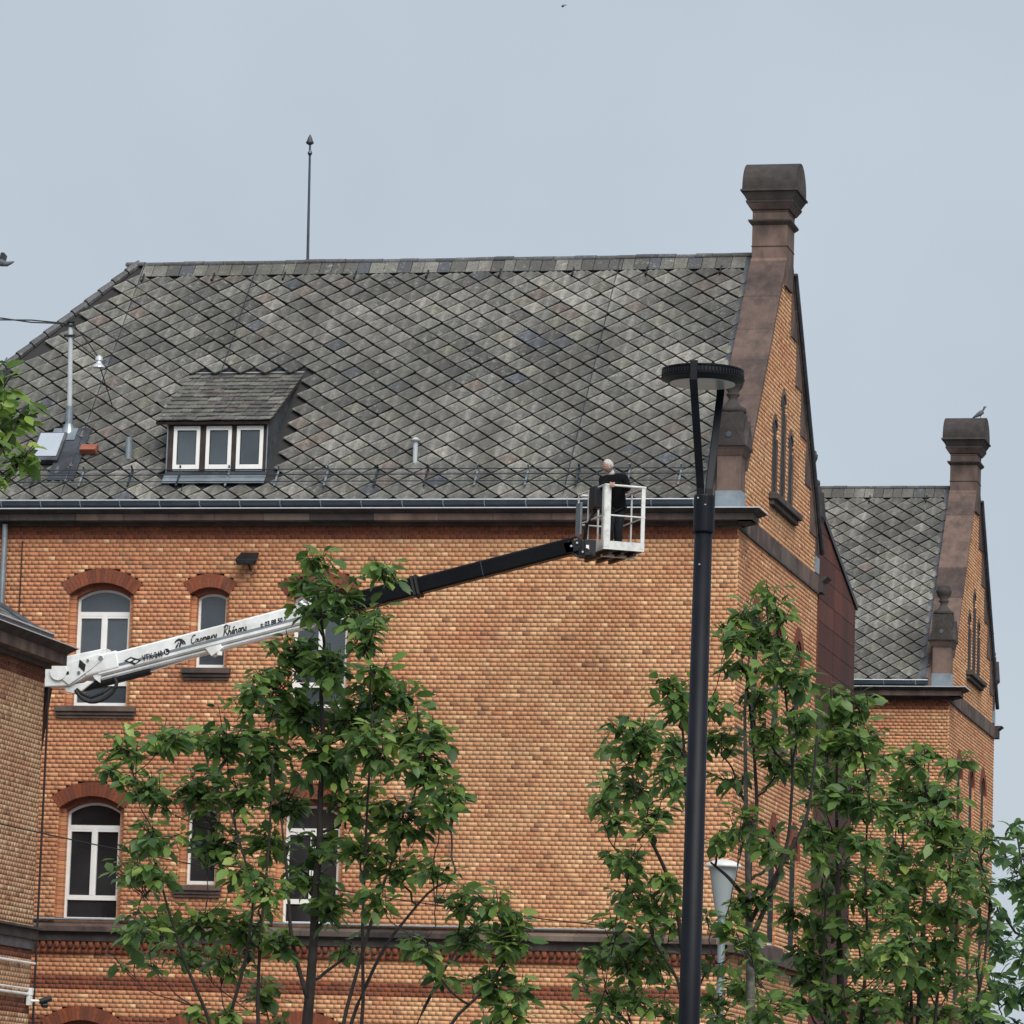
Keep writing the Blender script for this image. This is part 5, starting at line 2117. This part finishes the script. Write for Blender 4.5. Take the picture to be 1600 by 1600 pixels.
    for i in order[:singles]:
        pos, d, y_, z_, L, ci = leaves[i]
        o = link('leaf', leaf_mesh(ci, tuple(tint)), 'leaf', crown)
        yy = y_ * 1.25
        mm = Matrix(((d[0], yy[0], z_[0], 0), (d[1], yy[1], z_[1], 0), (d[2], yy[2], z_[2], 0), (0, 0, 0, 1)))
        o.matrix_local = Matrix.Translation(Vector(pos - o0)) @ mm @ Matrix.Scale(L, 4)
    return T


T1 = [(492, 872, 28, 18), (470, 900, 26, 20), (588, 890, 34, 20), (618, 902, 13, 13), (520, 925, 45, 26), (490, 945, 35, 25), (560, 960, 40, 30), (575, 1000, 40, 35), (460, 1010, 48, 40),
      (520, 1040, 40, 40), (430, 1060, 45, 40), (590, 1060, 48, 40), (400, 1095, 35, 30), (470, 1100, 55, 45), (560, 1110, 60, 45), (630, 1075, 28, 25), (640, 1130, 42, 40), (680, 1150, 30, 35),
      (350, 1150, 55, 40), (270, 1160, 45, 32), (200, 1165, 38, 24), (165, 1190, 28, 14), (410, 1165, 60, 45), (500, 1175, 60, 45), (580, 1180, 50, 40), (660, 1200, 50, 40), (700, 1235, 26, 35), (225, 1225, 48, 32),
      (300, 1225, 50, 40), (370, 1240, 50, 40), (440, 1240, 40, 35), (560, 1250, 55, 40), (630, 1270, 55, 42), (690, 1270, 24, 28), (330, 1300, 42, 40), (245, 1310, 45, 30), (190, 1340, 40, 24), (240, 1370, 45, 26), (420, 1310, 42, 32), (490, 1310, 35, 30),
      (560, 1330, 45, 35), (620, 1350, 45, 28), (480, 1370, 40, 30), (520, 1410, 42, 30), (420, 1400, 40, 30), (590, 1405, 30, 25), (680, 1360, 30, 24), (380, 1360, 30, 28), (720, 1400, 38, 26), (770, 1410, 40, 24), (805, 1430, 24, 26), (740, 1450, 45, 30), (790, 1480, 40, 35), (765, 1530, 42, 34), (815, 1545, 20, 24), (790, 1580, 38, 24),
      (670, 1490, 26, 20), (640, 1465, 20, 18), (690, 1520, 20, 18), (250, 1425, 48, 22), (320, 1430, 50, 28), (380, 1440, 45, 28), (215, 1455, 38, 22), (280, 1470, 50, 24), (350, 1490, 45, 24), (180, 1500, 10, 12), (230, 1490, 20, 16), (440, 1470, 32, 24), (400, 1540, 30, 24), (350, 1580, 26, 22), (300, 1575, 22, 18), (430, 1590, 22, 14), (545, 1470, 22, 20)]
tree('young_tree', 'leafy young tree with many thin upright stems before the windowed facade', 36.0, (483, 1600), [(478, 1600), (484, 1530), (489, 1460), (491, 1390), (498, 1310), (499, 1240), (504, 1160), (500, 1080), (505, 1000), (497, 930), (490, 880)], T1, 21, .142, 3.6,
     stems=[[(402, 1600), (404, 1510), (410, 1420), (420, 1320), (425, 1180)], [(535, 1600), (562, 1500), (590, 1400), (635, 1280), (660, 1180)], [(568, 1600), (567, 1450), (574, 1300), (585, 1120)],
            [(650, 1600), (700, 1500), (745, 1440)], [(700, 1600), (765, 1540), (795, 1490)], [(330, 1600), (292, 1510), (270, 1440), (240, 1330)], [(356, 1600), (385, 1500), (400, 1400), (360, 1260)],
            [(545, 1600), (600, 1480), (670, 1395), (720, 1370)], [(480, 1560), (455, 1470), (450, 1380), (440, 1280)]])
T2 = [(1190, 925, 26, 18), (1165, 950, 38, 22), (1215, 950, 34, 26), (1130, 965, 24, 14), (1135, 1000, 26, 24), (1185, 985, 36, 30), (1225, 1000, 28, 28), (1160, 1035, 30, 26), (1215, 1050, 45, 30), (1250, 1070, 32, 26), (1190, 1085, 38, 28),
      (1040, 1070, 38, 26), (1060, 1100, 32, 26), (1020, 1105, 32, 24), (1110, 1100, 28, 28), (1130, 1140, 40, 30), (985, 1140, 40, 24), (1000, 1165, 42, 26), (960, 1165, 26, 20), (1060, 1150, 36, 28), (1190, 1140, 45, 28), (1245, 1130, 36, 30),
      (955, 1205, 34, 26), (990, 1225, 40, 32), (940, 1245, 24, 22), (1035, 1230, 32, 28), (1060, 1225, 22, 24), (960, 1270, 34, 22), (1010, 1275, 34, 26), (1220, 1185, 40, 24), (1150, 1200, 26, 22), (1260, 1190, 28, 26), (965, 1330, 26, 22), (985, 1350, 30, 28), (1000, 1300, 22, 16),
      (1040, 1375, 26, 24), (985, 1395, 36, 28), (1020, 1420, 42, 30), (960, 1440, 32, 20), (1060, 1440, 22, 26), (1010, 1465, 42, 26), (940, 1480, 40, 22), (910, 1510, 22, 18), (975, 1500, 40, 24), (1030, 1500, 36, 26), (950, 1550, 44, 28), (1000, 1560, 42, 30), (930, 1585, 38, 18), (1040, 1580, 28, 24),
      (1125, 1300, 28, 20), (1160, 1285, 30, 22), (1190, 1315, 34, 26), (1130, 1440, 30, 18), (1180, 1400, 26, 26), (1160, 1470, 34, 24), (1115, 1500, 26, 24), (1120, 1560, 36, 28), (1170, 1530, 40, 30), (1210, 1500, 34, 22), (1200, 1570, 45, 30), (1150, 1595, 40, 16), (1230, 1330, 24, 22), (1158, 1405, 20, 24), (1114, 1425, 14, 18)]
tree('young_tree', 'young tree with bare forked stems growing beside the tall lamp post', 36.5, (1176, 1600), [(1176, 1600), (1174, 1480), (1172, 1400), (1168, 1250), (1166, 1100), (1180, 940)], T2, 33, .138, 3.1, bark='bark_grey',
     stems=[[(1172, 1440), (1225, 1345), (1262, 1280), (1275, 1190), (1280, 1110)], [(1173, 1470), (1210, 1385), (1232, 1310), (1238, 1200), (1225, 1090)], [(1170, 1410), (1140, 1370), (1112, 1345)],
            [(1070, 1600), (1060, 1530), (1020, 1470), (1010, 1410)], [(1075, 1560), (1055, 1400), (1030, 1345), (1000, 1290), (985, 1220)], [(1168, 1330), (1185, 1270), (1180, 1160), (1170, 1060)], [(1085, 1500), (1075, 1350), (1070, 1180), (1062, 1100)]])
T3 = [(1300, 1085, 38, 24), (1340, 1095, 28, 22), (1320, 1125, 45, 30), (1365, 1140, 30, 26), (1290, 1150, 34, 28), (1340, 1165, 45, 32), (1385, 1180, 26, 24), (1300, 1200, 36, 30), (1350, 1210, 40, 28), (1280, 1240, 32, 26), (1330, 1255, 42, 26), (1355, 1260, 22, 26),
      (1300, 1300, 38, 24), (1350, 1320, 42, 22), (1320, 1345, 45, 26), (1270, 1340, 26, 28), (1290, 1390, 40, 28), (1345, 1395, 42, 28), (1280, 1440, 40, 28), (1330, 1450, 45, 28), (1380, 1430, 36, 26), (1290, 1495, 45, 28), (1345, 1500, 42, 28), (1250, 1480, 30, 24), (1300, 1550, 48, 28), (1360, 1555, 40, 28), (1250, 1560, 32, 26), (1330, 1592, 45, 16), (1390, 1380, 40, 30), (1395, 1490, 42, 28), (1380, 1590, 40, 18), (1240, 1425, 26, 26), (1255, 1300, 24, 22), (1265, 1520, 32, 24)]
tree('young_tree', 'bushy young tree with bright leaf tips covering the rust-coloured link', 38.0, (1318, 1600), [(1318, 1600), (1316, 1500), (1312, 1380), (1310, 1240), (1312, 1100)], T3, 45, .142, 3.4,
     stems=[[(1290, 1600), (1285, 1480), (1290, 1380)], [(1345, 1600), (1355, 1480), (1350, 1360), (1355, 1220)]])
T4 = [(1455, 1160, 26, 18), (1430, 1185, 34, 22), (1480, 1195, 28, 22), (1415, 1215, 34, 24), (1455, 1220, 42, 28), (1420, 1255, 42, 28), (1475, 1250, 38, 28), (1440, 1290, 52, 28), (1500, 1290, 40, 28), (1400, 1320, 42, 26), (1460, 1330, 52, 28), (1520, 1330, 38, 28), (1420, 1370, 46, 28), (1480, 1375, 48, 28), (1535, 1380, 30, 26),
      (1410, 1420, 42, 28), (1460, 1420, 45, 28), (1510, 1420, 36, 26), (1420, 1470, 45, 28), (1475, 1475, 45, 30), (1400, 1510, 42, 26), (1450, 1530, 46, 28), (1500, 1520, 32, 28), (1410, 1565, 45, 28), (1470, 1580, 45, 24), (1525, 1500, 18, 20), (1382, 1262, 28, 24), (1545, 1305, 26, 22), (1500, 1580, 34, 20), (1548, 1440, 22, 22), (1395, 1355, 34, 26)]
tree('young_tree', 'dense dark-stemmed young tree in front of the further pavilion corner', 40.0, (1440, 1600), [(1440, 1600), (1445, 1480), (1450, 1350), (1455, 1180)], T4, 57, .148, 3.4,
     stems=[[(1425, 1600), (1422, 1500), (1418, 1400), (1412, 1300)], [(1520, 1600), (1540, 1500), (1550, 1400), (1530, 1330)], [(1460, 1600), (1475, 1480), (1490, 1380), (1490, 1240)]])
T5 = [(1580, 1290, 24, 16), (1570, 1325, 28, 20), (1595, 1340, 20, 24), (1575, 1375, 30, 26), (1595, 1410, 24, 28), (1575, 1450, 30, 28), (1560, 1420, 18, 20), (1590, 1490, 30, 28), (1550, 1530, 34, 26), (1585, 1545, 36, 28), (1530, 1570, 34, 24), (1570, 1590, 40, 18), (1630, 1400, 40, 60), (1630, 1500, 40, 50), (1620, 1340, 30, 30)]
tree('young_tree', 'darker blue-green young tree standing against the open sky', 44.0, (1610, 1600), [(1610, 1600), (1612, 1480), (1605, 1380), (1590, 1280)], T5, 69, .16, 3.0, (.8, .92, 1.25))
T6 = [(0, 605, 24, 22), (18, 632, 32, 24), (44, 652, 24, 16), (-20, 650, 36, 36), (14, 680, 28, 26), (4, 715, 22, 22), (-30, 720, 30, 30), (-60, 620, 50, 50), (-60, 700, 50, 50), (-110, 660, 60, 60)]
tree('roadside_tree', 'bright green branch of a nearer tree reaching over the roof hip', 24.0, (-190, 1600), [(-190, 1600), (-185, 1200), (-170, 800), (-150, 600)], T6, 81, .13, 3.0, (1.15, 1.15, .9), group='trees nearer the street')
